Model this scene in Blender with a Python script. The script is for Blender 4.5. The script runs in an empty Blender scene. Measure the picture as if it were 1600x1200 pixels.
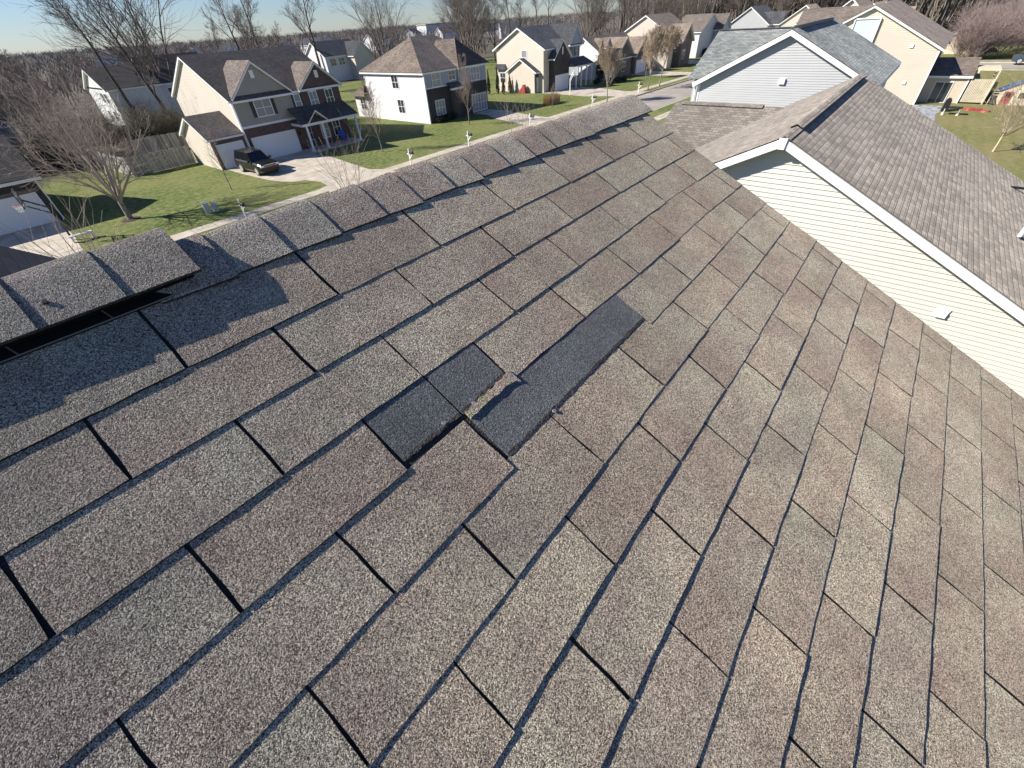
import bpy, math, random, bmesh
from mathutils import Vector, Matrix, noise
random.seed(7)
R=math.radians
S=bpy.context.scene
COL=S.collection
# ---------------------------------------------------------------- camera
CW=Vector((0.25915,-1.15421,10.34217))
RW=((0.626993,-0.777173,-0.053685),(-0.541927,-0.385623,-0.746733),(0.559638,0.497290,-0.662954))            # rows: right, down, forward
FPX=647.571
cd=bpy.data.cameras.new('camera'); cam=bpy.data.objects.new('camera',cd); COL.objects.link(cam)
cd.sensor_fit='HORIZONTAL'; cd.sensor_width=36; cd.lens=36*FPX/1600; cd.clip_start=.05; cd.clip_end=6000
r_,d_,f_=[Vector(x) for x in RW]
M=Matrix((r_,-d_,-f_)).transposed().to_4x4(); M.translation=CW; cam.matrix_world=M
S.camera=cam
# ---------------------------------------------------------------- light
SUN_AZ=135.0; SUN_EL=33.5      # azimuth from +X towards +Y
sv=Vector((math.cos(R(SUN_AZ))*math.cos(R(SUN_EL)),math.sin(R(SUN_AZ))*math.cos(R(SUN_EL)),math.sin(R(SUN_EL))))
ld=bpy.data.lights.new('sun','SUN'); ld.energy=5.0; ld.angle=R(.5); ld.color=(1,.935,.83)
sun=bpy.data.objects.new('sun',ld); COL.objects.link(sun); sun.rotation_euler=sv.to_track_quat('Z','Y').to_euler(); sun.location=(-20,20,40)
w=bpy.data.worlds.new('World'); S.world=w; w.use_nodes=True
nt=w.node_tree; nt.nodes.clear()
sky=nt.nodes.new('ShaderNodeTexSky'); sky.sky_type='NISHITA'; sky.sun_disc=False
sky.sun_elevation=R(SUN_EL); sky.sun_rotation=R(90-SUN_AZ); sky.altitude=250; sky.air_density=1.0; sky.dust_density=.05; sky.ozone_density=1.6
bg=nt.nodes.new('ShaderNodeBackground'); bg.inputs[1].default_value=.052
wo=nt.nodes.new('ShaderNodeOutputWorld'); tn=nt.nodes.new('ShaderNodeMix'); tn.data_type='RGBA'; tn.blend_type='MULTIPLY'; tn.inputs[0].default_value=1; tn.inputs[7].default_value=(.74,.90,1.28,1); nt.links.new(sky.outputs[0],tn.inputs[6]); nt.links.new(tn.outputs[2],bg.inputs[0]); nt.links.new(bg.outputs[0],wo.inputs[0])
S.view_settings.view_transform='Standard'; S.view_settings.look='None'; S.view_settings.exposure=.79; S.view_settings.gamma=1
S.render.engine='CYCLES'; S.render.resolution_x=1024; S.render.resolution_y=768
# ---------------------------------------------------------------- helpers
def gp(px,py,z=0.):
    d=r_*((px-800)/FPX)+d_*((py-600)/FPX)+f_
    return CW+d*((z-CW.z)/d.z)
def gy(px,py,Y):
    d=r_*((px-800)/FPX)+d_*((py-600)/FPX)+f_
    return CW+d*((Y-CW.y)/d.y)
class MB:
    def __init__(s): s.v=[]; s.f=[]; s.c=[]
    def face(s,pts,c=1.):
        n=len(s.v); s.v+= [Vector(p) for p in pts]; s.f.append(list(range(n,n+len(pts)))); s.c.append(c)
    def box(s,x0,y0,z0,x1,y1,z1):
        x0,x1=min(x0,x1),max(x0,x1); y0,y1=min(y0,y1),max(y0,y1); z0,z1=min(z0,z1),max(z0,z1)
        n=len(s.v); s.v+=[Vector((x,y,z)) for z in (z0,z1) for x,y in ((x0,y0),(x1,y0),(x1,y1),(x0,y1))]
        for q in ((3,2,1,0),(4,5,6,7),(0,1,5,4),(1,2,6,5),(2,3,7,6),(3,0,4,7)): s.f.append([n+i for i in q]); s.c.append(1.)
    def prism(s,pts,vec):
        pts=[Vector(p) for p in pts]; vec=Vector(vec); n=len(s.v); k=len(pts)
        nm=Vector((0,0,0))
        for i in range(k): nm+=pts[i].cross(pts[(i+1)%k])
        if nm.dot(vec)>0: pts=pts[::-1]
        s.v+=pts+[p+vec for p in pts]
        s.f.append(list(range(n,n+k))); s.c.append(1.)
        s.f.append([n+k+i for i in range(k)][::-1]); s.c.append(1.)
        for i in range(k):
            j=(i+1)%k; s.f.append([n+j,n+i,n+k+i,n+k+j]); s.c.append(1.)
    def bar(s,a,b,w,h=None,up=Vector((0,0,1))):
        a=Vector(a); b=Vector(b); h=h or w; d=(b-a).normalized(); u=d.cross(up)
        if u.length<1e-4: u=d.cross(Vector((1,0,0)))
        u=u.normalized()*w/2; v=u.cross(d).normalized()*h/2
        s.prism([a+u+v,a-u+v,a-u-v,a+u-v],b-a)
    def tube(s,pts,rad,n=6,cap=True):
        m=len(s.v); k=len(pts); up=Vector((.123,.456,.88))
        for i,p in enumerate(pts):
            d=(Vector(pts[min(i+1,k-1)])-Vector(pts[max(i-1,0)])).normalized()
            u=d.cross(up)
            if u.length<.05: u=d.cross(Vector((1,0,0)))
            u.normalize(); v=d.cross(u); r=rad[i]
            for q in range(n):
                a=2*math.pi*q/n; s.v.append(Vector(p)+u*(r*math.cos(a))+v*(r*math.sin(a)))
        for i in range(k-1):
            for q in range(n):
                q2=(q+1)%n; s.f.append([m+i*n+q,m+i*n+q2,m+(i+1)*n+q2,m+(i+1)*n+q]); s.c.append(1.)
        if cap:
            s.f.append([m+q for q in range(n)][::-1]); s.f.append([m+(k-1)*n+q for q in range(n)]); s.c+=[1.,1.]
    def build(s,name,mat,parent=None,label=None,smooth=False,uv=True,tint=False,base=None):
        me=bpy.data.meshes.new(name)
        off=base if base is not None else (root_loc(parent) if parent else Vector((0,0,0)))
        me.from_pydata([tuple(v-off) for v in s.v],[],s.f); me.materials.append(mat)
        if uv:
            l=me.uv_layers.new(name='UVMap')
            for p in me.polygons:
                n=p.normal; u=Vector((0,0,1)).cross(n)
                u=Vector((1,0,0)) if u.length<.08 else u.normalized()
                v=n.cross(u)
                for li in p.loop_indices:
                    c=me.vertices[me.loops[li].vertex_index].co+off; l.data[li].uv=(c.dot(u),c.dot(v))
        if tint:
            ca=me.color_attributes.new('tint','FLOAT_COLOR','CORNER')
            for p,c in zip(me.polygons,s.c):
                c=c if isinstance(c,tuple) else (c,c,c)
                for li in p.loop_indices: ca.data[li].color=(*c,1)
        if smooth:
            for p in me.polygons: p.use_smooth=True
        o=bpy.data.objects.new(name,me); COL.objects.link(o)
        if parent: o.parent=parent
        elif base is not None: o.location=base
        if label: o['label']=label
        return o
def root_loc(o):
    v=Vector((0,0,0))
    while o is not None: v+=o.location; o=o.parent
    return v
def thing(name,label,cat,loc=(0,0,0),group=None):
    o=bpy.data.objects.new(name,None); COL.objects.link(o); o.location=loc; o.empty_display_size=.3
    o['label']=label; o['category']=cat
    if group: o['group']=group
    return o
def tag(o,label,cat,group=None):
    o['label']=label; o['category']=cat
    if group: o['group']=group
    return o
def struct(o,kind='structure'): o['kind']=kind; return o
def copy_tree(o,parent=None):
    c=o.copy(); COL.objects.link(c); c.parent=parent
    for ch in list(o.children): copy_tree(ch,c)
    return c
# ---------------------------------------------------------------- materials
MC={}
def mat(name,col,rough=.7,metal=0,var=0,vscale=3,bump=0,bscale=20,spec=None,coat=0,col2=None):
    if name in MC: return MC[name]
    m=bpy.data.materials.new(name); m.use_nodes=True; n=m.node_tree; b=n.nodes['Principled BSDF']; MC[name]=m
    b.inputs['Base Color'].default_value=(*col,1); b.inputs['Roughness'].default_value=rough; b.inputs['Metallic'].default_value=metal
    if spec is not None: b.inputs['Specular IOR Level'].default_value=spec
    if coat: b.inputs['Coat Weight'].default_value=coat; b.inputs['Coat Roughness'].default_value=.05
    if var or col2:
        g=n.nodes.new('ShaderNodeNewGeometry'); t=n.nodes.new('ShaderNodeTexNoise'); t.inputs['Scale'].default_value=vscale; t.inputs['Detail'].default_value=5
        n.links.new(g.outputs['Position'],t.inputs['Vector'])
        r=n.nodes.new('ShaderNodeValToRGB'); c2=col2 or tuple(c*(1-var) for c in col)
        r.color_ramp.elements[0].position=.35; r.color_ramp.elements[1].position=.65
        r.color_ramp.elements[0].color=(*c2,1); r.color_ramp.elements[1].color=(*[min(1,c*(1+var*.5)) for c in col],1)
        n.links.new(t.outputs[0],r.inputs[0]); n.links.new(r.outputs[0],b.inputs['Base Color'])
    if bump:
        g=n.nodes.new('ShaderNodeNewGeometry'); t=n.nodes.new('ShaderNodeTexNoise'); t.inputs['Scale'].default_value=bscale; t.inputs['Detail'].default_value=4
        n.links.new(g.outputs['Position'],t.inputs['Vector']); bp=n.nodes.new('ShaderNodeBump'); bp.inputs['Strength'].default_value=bump; bp.inputs['Distance'].default_value=.02
        n.links.new(t.outputs[0],bp.inputs['Height']); n.links.new(bp.outputs[0],b.inputs['Normal'])
    return m
def N(n,t,**k):
    x=n.nodes.new(t)
    for a,b in k.items():
        if a.startswith('i_'): x.inputs[int(a[2:])].default_value=b
        else: setattr(x,a,b)
    return x
def brick(name,c1,c2,mortar,w=.2,h=.075,ms=.008,rough=.85,bias=0,noise_s=0,bump=.3,sq=1,big=.25,bigscale=.6):
    if name in MC: return MC[name]
    m=bpy.data.materials.new(name); m.use_nodes=True; n=m.node_tree; b=n.nodes['Principled BSDF']; MC[name]=m
    uv=N(n,'ShaderNodeUVMap'); t=N(n,'ShaderNodeTexBrick')
    t.offset=.5; t.squash=sq; t.inputs['Color1'].default_value=(*c1,1); t.inputs['Color2'].default_value=(*c2,1); t.inputs['Mortar'].default_value=(*mortar,1)
    t.inputs['Scale'].default_value=1; t.inputs['Mortar Size'].default_value=ms; t.inputs['Mortar Smooth'].default_value=.2; t.inputs['Bias'].default_value=bias
    t.inputs['Brick Width'].default_value=w; t.inputs['Row Height'].default_value=h
    n.links.new(uv.outputs[0],t.inputs[0])
    g=N(n,'ShaderNodeNewGeometry'); ns=N(n,'ShaderNodeTexNoise'); ns.inputs['Scale'].default_value=bigscale; ns.inputs['Detail'].default_value=6
    n.links.new(g.outputs['Position'],ns.inputs['Vector'])
    mr=N(n,'ShaderNodeMapRange'); mr.inputs[1].default_value=.3; mr.inputs[2].default_value=.7; mr.inputs[3].default_value=1-big; mr.inputs[4].default_value=1+big*.6
    n.links.new(ns.outputs[0],mr.inputs[0])
    ns2=N(n,'ShaderNodeTexNoise'); ns2.inputs['Scale'].default_value=35; ns2.inputs['Detail'].default_value=2; n.links.new(g.outputs['Position'],ns2.inputs['Vector'])
    mr2=N(n,'ShaderNodeMapRange'); mr2.inputs[1].default_value=.3; mr2.inputs[2].default_value=.7; mr2.inputs[3].default_value=.8; mr2.inputs[4].default_value=1.2
    n.links.new(ns2.outputs[0],mr2.inputs[0])
    mu=N(n,'ShaderNodeMath',operation='MULTIPLY'); n.links.new(mr.outputs[0],mu.inputs[0]); n.links.new(mr2.outputs[0],mu.inputs[1])
    vm=N(n,'ShaderNodeVectorMath',operation='SCALE'); n.links.new(t.outputs[0],vm.inputs[0]); n.links.new(mu.outputs[0],vm.inputs['Scale'])
    n.links.new(vm.outputs[0],b.inputs['Base Color']); b.inputs['Roughness'].default_value=rough; b.inputs['Diffuse Roughness'].default_value=1.0; b.inputs['Specular IOR Level'].default_value=.3
    if bump:
        iv=N(n,'ShaderNodeMath',operation='SUBTRACT'); iv.inputs[0].default_value=1; n.links.new(t.outputs['Fac'],iv.inputs[1])
        bp=N(n,'ShaderNodeBump'); bp.inputs['Strength'].default_value=bump; bp.inputs['Distance'].default_value=.008
        n.links.new(iv.outputs[0],bp.inputs['Height']); n.links.new(bp.outputs[0],b.inputs['Normal'])
    return m
def granules(name,ramp,tint=True,scale=760,contrast=1.,moss=False,bumpd=.0018,lump=.0036):
    m=bpy.data.materials.new(name); m.use_nodes=True; n=m.node_tree; b=n.nodes['Principled BSDF']; b.inputs['Roughness'].default_value=.8; b.inputs['Specular IOR Level'].default_value=.4; b.inputs['Diffuse Roughness'].default_value=1.0
    tc=N(n,'ShaderNodeNewGeometry')
    v=N(n,'ShaderNodeTexVoronoi'); v.inputs['Scale'].default_value=scale; n.links.new(tc.outputs['Position'],v.inputs['Vector'])
    sp=N(n,'ShaderNodeSeparateColor'); n.links.new(v.outputs['Color'],sp.inputs[0])
    ns=N(n,'ShaderNodeTexNoise'); ns.inputs['Scale'].default_value=190; ns.inputs['Detail'].default_value=3; n.links.new(tc.outputs['Position'],ns.inputs['Vector'])
    a1=N(n,'ShaderNodeMath',operation='MULTIPLY_ADD'); a1.inputs[1].default_value=.6; a1.inputs[2].default_value=-.3; n.links.new(ns.outputs[0],a1.inputs[0])
    a2=N(n,'ShaderNodeMath',operation='ADD'); n.links.new(sp.outputs[0],a2.inputs[0]); n.links.new(a1.outputs[0],a2.inputs[1])
    cr=N(n,'ShaderNodeValToRGB'); n.links.new(a2.outputs[0],cr.inputs[0]); cr.color_ramp.interpolation='LINEAR'
    els=cr.color_ramp.elements
    while len(els)<len(ramp): els.new(.5)
    for e,(p,c) in zip(els,ramp): e.position=p; e.color=(*c,1)
    out=cr.outputs[0]
    # slow colour drift and weathering
    for sc,lo,hi in ((1.3,.80,1.12),(6.,.86,1.08),(28.,.9,1.06)):
        n3=N(n,'ShaderNodeTexNoise'); n3.inputs['Scale'].default_value=sc; n3.inputs['Detail'].default_value=4; n.links.new(tc.outputs['Position'],n3.inputs['Vector'])
        mr=N(n,'ShaderNodeMapRange'); mr.inputs[1].default_value=.3; mr.inputs[2].default_value=.7; mr.inputs[3].default_value=lo; mr.inputs[4].default_value=hi; n.links.new(n3.outputs[0],mr.inputs[0])
        vm=N(n,'ShaderNodeVectorMath',operation='SCALE'); n.links.new(out,vm.inputs[0]); n.links.new(mr.outputs[0],vm.inputs['Scale']); out=vm.outputs[0]
    n4=N(n,'ShaderNodeTexNoise'); n4.inputs['Scale'].default_value=8.5; n4.inputs['Detail'].default_value=3; n.links.new(tc.outputs['Position'],n4.inputs['Vector'])
    c4=N(n,'ShaderNodeValToRGB'); c4.color_ramp.elements[0].position=.38; c4.color_ramp.elements[1].position=.62; c4.color_ramp.elements[0].color=(.95,.89,.865,1); c4.color_ramp.elements[1].color=(1.02,1.02,.97,1); n.links.new(n4.outputs[0],c4.inputs[0])
    vm=N(n,'ShaderNodeVectorMath',operation='MULTIPLY'); n.links.new(out,vm.inputs[0]); n.links.new(c4.outputs[0],vm.inputs[1]); out=vm.outputs[0]
    if tint:
        at=N(n,'ShaderNodeAttribute',attribute_name='tint'); vm=N(n,'ShaderNodeVectorMath',operation='MULTIPLY'); n.links.new(out,vm.inputs[0]); n.links.new(at.outputs['Color'],vm.inputs[1]); out=vm.outputs[0]
    if moss:
        ds=N(n,'ShaderNodeVectorMath',operation='DISTANCE'); ds.inputs[1].default_value=moss[0]; n.links.new(tc.outputs['Position'],ds.inputs[0])
        nn=N(n,'ShaderNodeTexNoise'); nn.inputs['Scale'].default_value=45; nn.inputs['Detail'].default_value=4; n.links.new(tc.outputs['Position'],nn.inputs['Vector'])
        q=N(n,'ShaderNodeMapRange'); q.inputs[1].default_value=0; q.inputs[2].default_value=moss[1]; q.inputs[3].default_value=.5; q.inputs[4].default_value=-.1; n.links.new(ds.outputs['Value'],q.inputs[0])
        ad=N(n,'ShaderNodeMath',operation='ADD'); n.links.new(q.outputs[0],ad.inputs[0]); n.links.new(nn.outputs[0],ad.inputs[1])
        q2=N(n,'ShaderNodeMapRange'); q2.inputs[1].default_value=.7; q2.inputs[2].default_value=.9; n.links.new(ad.outputs[0],q2.inputs[0])
        mx=N(n,'ShaderNodeMix',data_type='RGBA'); n.links.new(q2.outputs[0],mx.inputs[0]); n.links.new(out,mx.inputs[6]); mx.inputs[7].default_value=(.32,.3,.06,1); out=mx.outputs[2]
    n.links.new(out,b.inputs['Base Color'])
    bp=N(n,'ShaderNodeBump'); bp.inputs['Strength'].default_value=.75; bp.inputs['Distance'].default_value=bumpd
    iv=N(n,'ShaderNodeMath',operation='SUBTRACT'); iv.inputs[0].default_value=1; n.links.new(v.outputs['Distance'],iv.inputs[1])
    n.links.new(iv.outputs[0],bp.inputs['Height']); n.links.new(bp.outputs[0],b.inputs['Normal'])
    nb=N(n,'ShaderNodeTexNoise'); nb.inputs['Scale'].default_value=230; nb.inputs['Detail'].default_value=2; n.links.new(tc.outputs['Position'],nb.inputs['Vector'])
    b2=N(n,'ShaderNodeBump'); b2.inputs['Strength'].default_value=1; b2.inputs['Distance'].default_value=lump; n.links.new(nb.outputs[0],b2.inputs['Height']); n.links.new(b2.outputs[0],bp.inputs['Normal'])
    return m
def tintmat(name,col,rough=.85):
    m=bpy.data.materials.new(name); m.use_nodes=True; n=m.node_tree; b=n.nodes['Principled BSDF']; b.inputs['Roughness'].default_value=rough
    at=N(n,'ShaderNodeAttribute',attribute_name='tint'); g=N(n,'ShaderNodeNewGeometry'); mp=N(n,'ShaderNodeMapping'); mp.inputs['Scale'].default_value=(9,9,.9)
    t=N(n,'ShaderNodeTexNoise'); t.inputs['Scale'].default_value=1; t.inputs['Detail'].default_value=5; n.links.new(g.outputs['Position'],mp.inputs[0]); n.links.new(mp.outputs[0],t.inputs['Vector'])
    mr=N(n,'ShaderNodeMapRange'); mr.inputs[1].default_value=.3; mr.inputs[2].default_value=.7; mr.inputs[3].default_value=.55; mr.inputs[4].default_value=1.25; n.links.new(t.outputs[0],mr.inputs[0])
    vm=N(n,'ShaderNodeVectorMath',operation='SCALE'); n.links.new(at.outputs['Color'],vm.inputs[0]); n.links.new(mr.outputs[0],vm.inputs['Scale'])
    v2=N(n,'ShaderNodeVectorMath',operation='MULTIPLY'); n.links.new(vm.outputs[0],v2.inputs[0]); v2.inputs[1].default_value=col; n.links.new(v2.outputs[0],b.inputs['Base Color']); return m
G=lambda *a:a
GRAN=granules('shingle_granules',[(0,(.045,.038,.033)),(.27,(.175,.147,.122)),(.5,(.405,.35,.277)),(.7,(.62,.55,.445)),(.95,(.98,.91,.78))],moss=((.245,-.02,9.99),.16))
GRANCAP=granules('cap_granules',[(0,(.045,.038,.035)),(.27,(.17,.143,.123)),(.5,(.38,.33,.28)),(.7,(.60,.535,.455)),(.95,(.96,.9,.8))],tint=True)
DARKG=granules('dark_granules',[(0,(.03,.033,.037)),(.4,(.105,.11,.118)),(.75,(.19,.198,.208)),(1,(.45,.47,.5))],tint=False,bumpd=.0005,scale=900,lump=.0018)
TAR=mat('asphalt_edge',(.028,.024,.024),.75,var=.3,vscale=60,bump=.5,bscale=200)
SEAL=mat('sealant_strip',(.055,.045,.042),.8,var=.5,vscale=60,bump=.6,bscale=150)
WHITE=mat('white_trim',(.78,.79,.8),.45,var=.05,vscale=1)
BLACKP=mat('black_plastic',(.012,.012,.013),.5)
GLASS=mat('window_glass',(.03,.04,.05),.08,spec=.8)
BLIND=mat('glass_with_blinds',(.25,.27,.29),.15,spec=.7)
# ---------------------------------------------------------------- our own roof
TW=1/3.; EX=.144078; JR=-2.05
ORG=Vector((0,-.264179,9.867911)); ED=Vector((0,-.894427,-.447214)); UP=Vector((0,-.447214,.894427)); EXX=Vector((1,0,0))
def RP(u,j,h=0.): return ORG+EXX*(u*TW)+ED*(j*EX)+UP*h
RES=[(0,1,-5,-6),(0,2,-16,-39),(0,3,3,-25),(1,0,2,15),(1,1,-18,-74),(1,2,-10,-3),(1,3,-12,-39),(1,4,10,48),(1,5,4,-30),(2,-1,3,50),(2,0,-20,-52),(2,1,-6,23),(2,2,-7,-21),(2,3,5,13),(2,4,15,-1),(2,5,-2,38),(2,6,-10,-18),(3,0,1,-16),(3,1,14,-27),(3,2,22,4),(3,3,-16,-23),(3,4,22,48),(3,5,1,5),(3,6,10,13),(3,7,-1,-2),(4,-1,-7,-61),(4,0,7,-5),(4,1,0,5),(4,2,-7,-15),(4,3,-13,-79),(4,4,-17,-2),(4,5,12,55),(4,6,2,-19),(4,7,-6,26),(4,8,8,54),(5,0,-14,3),(5,1,-4,-5),(5,4,-5,0),(5,5,18,25),(5,6,0,-4),(5,7,0,-30),(5,8,-7,5),(5,9,16,6),(5,10,0,-18),(5,11,5,-28),(6,-1,-13,28),(6,0,3,2),(6,1,-7,20),(6,2,22,6),(6,7,-2,25),(6,8,3,3),(6,9,-5,4),(6,10,0,-29),(6,11,-25,-3),(6,12,-23,-27),(7,0,-21,22),(7,1,-3,-36),(7,2,-15,13),(7,3,8,-52),(7,8,-14,13),(7,9,12,4),(7,10,-6,-15),(7,11,10,8),(7,12,-21,-17),(8,-1,-23,75),(8,0,0,32),(8,1,-22,41),(8,2,-7,-12),(8,7,-4,24),(8,8,31,15),(8,9,-28,-4),(8,10,-4,-28),(8,11,-35,-7),(8,12,-11,5),(9,0,-11,23),(9,1,4,-20),(9,2,-31,28),(9,3,7,7),(9,4,13,5),(9,5,53,-27),(9,6,1,25),(9,7,41,11),(9,8,18,46),(9,9,19,-1),(9,10,-5,-7),(9,11,2,-6),(9,12,-5,16),(10,-1,-41,51),(10,0,8,-1),(10,1,-4,-4),(10,2,26,-26),(10,3,6,19),(10,4,29,-19),(10,5,14,13),(10,6,56,28),(10,7,1,46),(10,8,25,5),(10,9,9,-5),(10,10,38,43),(10,11,-29,-4),(10,12,7,-38),(11,0,-27,44),(11,1,-14,3),(11,2,-46,-8),(11,3,-14,19),(11,4,-11,15),(11,5,8,10),(11,6,2,64),(11,7,65,4),(11,8,-7,20),(11,9,6,3),(11,10,-9,-2),(11,11,23,12),(11,12,-3,-31),(12,-1,-13,34),(12,0,36,-63),(12,1,-11,-38),(12,2,14,-93),(12,3,2,-13),(12,4,56,-38),(12,5,-31,4),(12,6,44,12),(12,7,-19,7),(12,8,-4,8),(12,9,-64,14),(12,10,-16,-48),(13,0,1,-3),(13,1,-9,-39),(13,2,-42,-6),(13,3,-5,-97),(13,6,0,28),(13,7,15,-49),(13,8,-29,-4),(13,9,5,-39),(13,10,-20,-2),(13,11,0,-19),(14,-1,-15,29),(14,0,19,-24),(14,1,-30,50),(14,3,-11,-10),(14,5,-23,-21),(14,6,46,-37),(14,7,-33,-29),(14,8,18,-42),(14,9,-34,0),(14,10,36,7),(15,0,6,33)]
WC={}
def W(u,j):
    k=(round(u,3),round(j,3))
    if k in WC: return WC[k]
    if -1.5<u<8.6 and -1.6<j<14:
        a=b=s=0.
        for (iu,ij,du,dj) in RES:
            q=(iu*.5-u)**2+(ij-j)**2
            w=1/(q*q+.10); s+=w; a+=w*du; b+=w*dj
        s+=.5; r=(u+a/s*.001,j+b/s*.001)
    else: r=(u,j)
    WC[k]=r; return r
home=thing('house','brown shingled house whose roof fills the foreground, with dark bare patches and a ridge vent','house',(0,0,0))
U0,U1=-14.,7.72; JMAX=66
rng=random.Random(11)
TINTS=[(.97,.97,.95),(1.01,.95,.91),(1.06,1.04,1.0),(.88,.81,.79),(.96,.93,.92),(.99,1.01,.97),(.90,.85,.82),(1.0,.97,.94)]
MISSING={(2,1.5),(3,2.0),(3,3.0)}
mb=MB()
for j in range(-1,JMAX):
    off=.5 if j%2==0 else 0.
    k=math.floor(U0)-1
    while k+off<U1:
        s0=k+off; s1=s0+1; k+=1
        if s1<=U0 or (j,s0) in MISSING: continue
        a=max(s0,U0); b=min(s1,U1+.06)
        if b-a<.05: continue
        near=(-2<s0<8.5 and j<15)
        t=rng.choice(TINTS); f=.96+.09*rng.random(); t=tuple((.1+.9*c)*f for c in t)
        t2=rng.choice(TINTS); f2=.95+.09*rng.random(); t2=tuple((.1+.9*c)*f2 for c in t2)
        nu,nv=(8,3) if near else (1,1)
        gl=.5*(.006+rng.uniform(-.0025,.0025))/TW*1. if a==s0 else 0
        gr=.5*(.006+rng.uniform(-.0025,.0025))/TW*1. if b==s1 else 0
        thick=.0047+rng.uniform(-.0008,.0012)
        lift=rng.uniform(0,.004) if rng.random()<(.12 if s0<2.5 else 0) else 0
        if near: thick*=max(.5,1-.1*max(0,s0-.5))
        c00=W(a,j); c10=W(b,j); c01=W(a,j+1); c11=W(b,j+1)
        db0=rng.uniform(-.014,.014); db1=db0+rng.uniform(-.012,.012)
        ext=.012 if j>-1 else .9
        if (j==3 and s0==1.0) or (j==3 and s0==2.0): pass
        if j==4 and s0 in (1.5,2.5,3.5): ext=.17
        wob=[rng.uniform(-1,1) for _ in range(nu+1)]
        def P(iu,iv,base=False):
            x=iu/nu; y=iv/nv
            uu0=c00[0]*(1-y)+c01[0]*y+gl; uu1=c10[0]*(1-y)+c11[0]*y-gr
            jj=(c00[1]*(1-x)+c10[1]*x)*(1-y)+(c01[1]*(1-x)+c11[1]*x)*y
            uu=uu0*(1-x)+uu1*x
            if iu in (0,nu) and near: uu+=.006*math.sin(7*y+wob[0]*9)*(1 if iu else -1)*.6
            if iv==0: jj-=ext+(.02*wob[iu] if ext>.1 else 0)
            if iv==nv: jj+=db0*(1-x)+db1*x+.008*wob[iu]*(1 if near else 0)
            h=.0008+(thick-.0008)*y**.8+lift*y*y*(1-.5*abs(x-.5))
            if near and iv==nv: h+=.0007*wob[(iu*3)%(nu+1)]
            return RP(uu,jj,0 if base else h)
        n0=len(mb.v)
        for iv in range(nv+1):
            for iu in range(nu+1): mb.v.append(P(iu,iv))
        for iv in range(nv):
            for iu in range(nu):
                q=n0+iv*(nu+1)+iu; x=(iu+.5)/nu
                mb.f.append([q+nu+1,q+nu+2,q+1,q]); 
                g=min(1,max(0,(x-.5)*1.6+.5))
                mb.c.append(tuple(p*(1-g)+q2*g for p,q2 in zip(t,t2)))
        e=(.05,.045,.045)
        for iu in range(nu):
            mb.face([P(iu,nv,True),P(iu+1,nv,True),P(iu+1,nv),P(iu,nv)],e)
        for iv in range(nv):
            mb.face([P(0,iv,True),P(0,iv+1,True),P(0,iv+1),P(0,iv)],e)
            mb.face([P(nu,iv+1,True),P(nu,iv,True),P(nu,iv),P(nu,iv+1)],e)
roof=mb.build('roof_shingles',GRAN,home,tint=True)
mb=MB()
mb.prism([RP(U0-.0,JR+.1,-.001),RP(U1+.05,JR+.1,-.001),RP(U1+.05,JMAX+.06,-.001),RP(U0-.0,JMAX+.06,-.001)],UP*-.02)
mb.build('roof_underlay',TAR,home)
# dark unweathered shingle laid open where tabs have blown off
def patch(pts,h=.0016,rag=.03,seed=1,name='bare_patch',m=DARKG,lab=None,thick=0):
    g=random.Random(seed); out=[]
    for i,(a,b,fl) in enumerate(pts):
        c=pts[(i+1)%len(pts)]
        out.append((a,b))
        if fl:
            n=fl
            for q in range(1,n): out.append((a+(c[0]-a)*q/n,b+(c[1]-b)*q/n+g.uniform(-rag,rag)))
    P=[RP(a,b,h+thick) for a,b in out]
    mbx=MB(); 
    mbx.prism([RP(a,b,h+thick) for a,b in out],UP*-(thick+.0012))
    o=mbx.build(name,m,home)
    if lab: o['label']=lab
    return o
patch([(1.515,1.95,0),(2.003,1.93,0),(2.003,2.86,14),(1.515,2.85,0)],seed=3,lab='left half of the smaller dark bare patch')
patch([(2.017,1.93,0),(2.49,1.93,0),(2.49,2.80,14),(2.017,2.86,0)],seed=4,lab='right half of the smaller dark bare patch')
patch([(2.03,2.97,0),(4.02,2.97,0),(4.02,3.82,40),(2.03,3.83,0)],seed=5,lab='long dark bare patch beside the torn strip')
for pts,sd in (([(1.52,2.80,0),(2.0,2.815,14),(2.0,2.87,12),(1.52,2.86,0)],7),([(2.02,2.815,0),(2.49,2.765,12),(2.49,2.82,12),(2.02,2.87,0)],8),([(2.04,3.785,0),(4.02,3.775,44),(4.02,3.83,44),(2.04,3.84,0)],9)):
    g=random.Random(sd); n=pts[1][2]
    lo=[];hi=[]
    a0,b0,_=pts[0]; a1,b1,_=pts[1]; c1=pts[2][1]; c0=pts[3][1]
    mbx=MB()
    for q in range(n+1):
        x=q/n; jl=b0+(b1-b0)*x+g.uniform(-.012,.02); jh=c0+(c1-c0)*x+g.uniform(-.012,.012)
        lo.append(RP(a0+(a1-a0)*x,jl,.0026)); hi.append(RP(a0+(a1-a0)*x,jh,.0026))
    for q in range(n):
        mbx.prism([lo[q],hi[q],hi[q+1],lo[q+1]],UP*-.0012)
    mbx.build('sealant_residue',SEAL,home)
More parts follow.
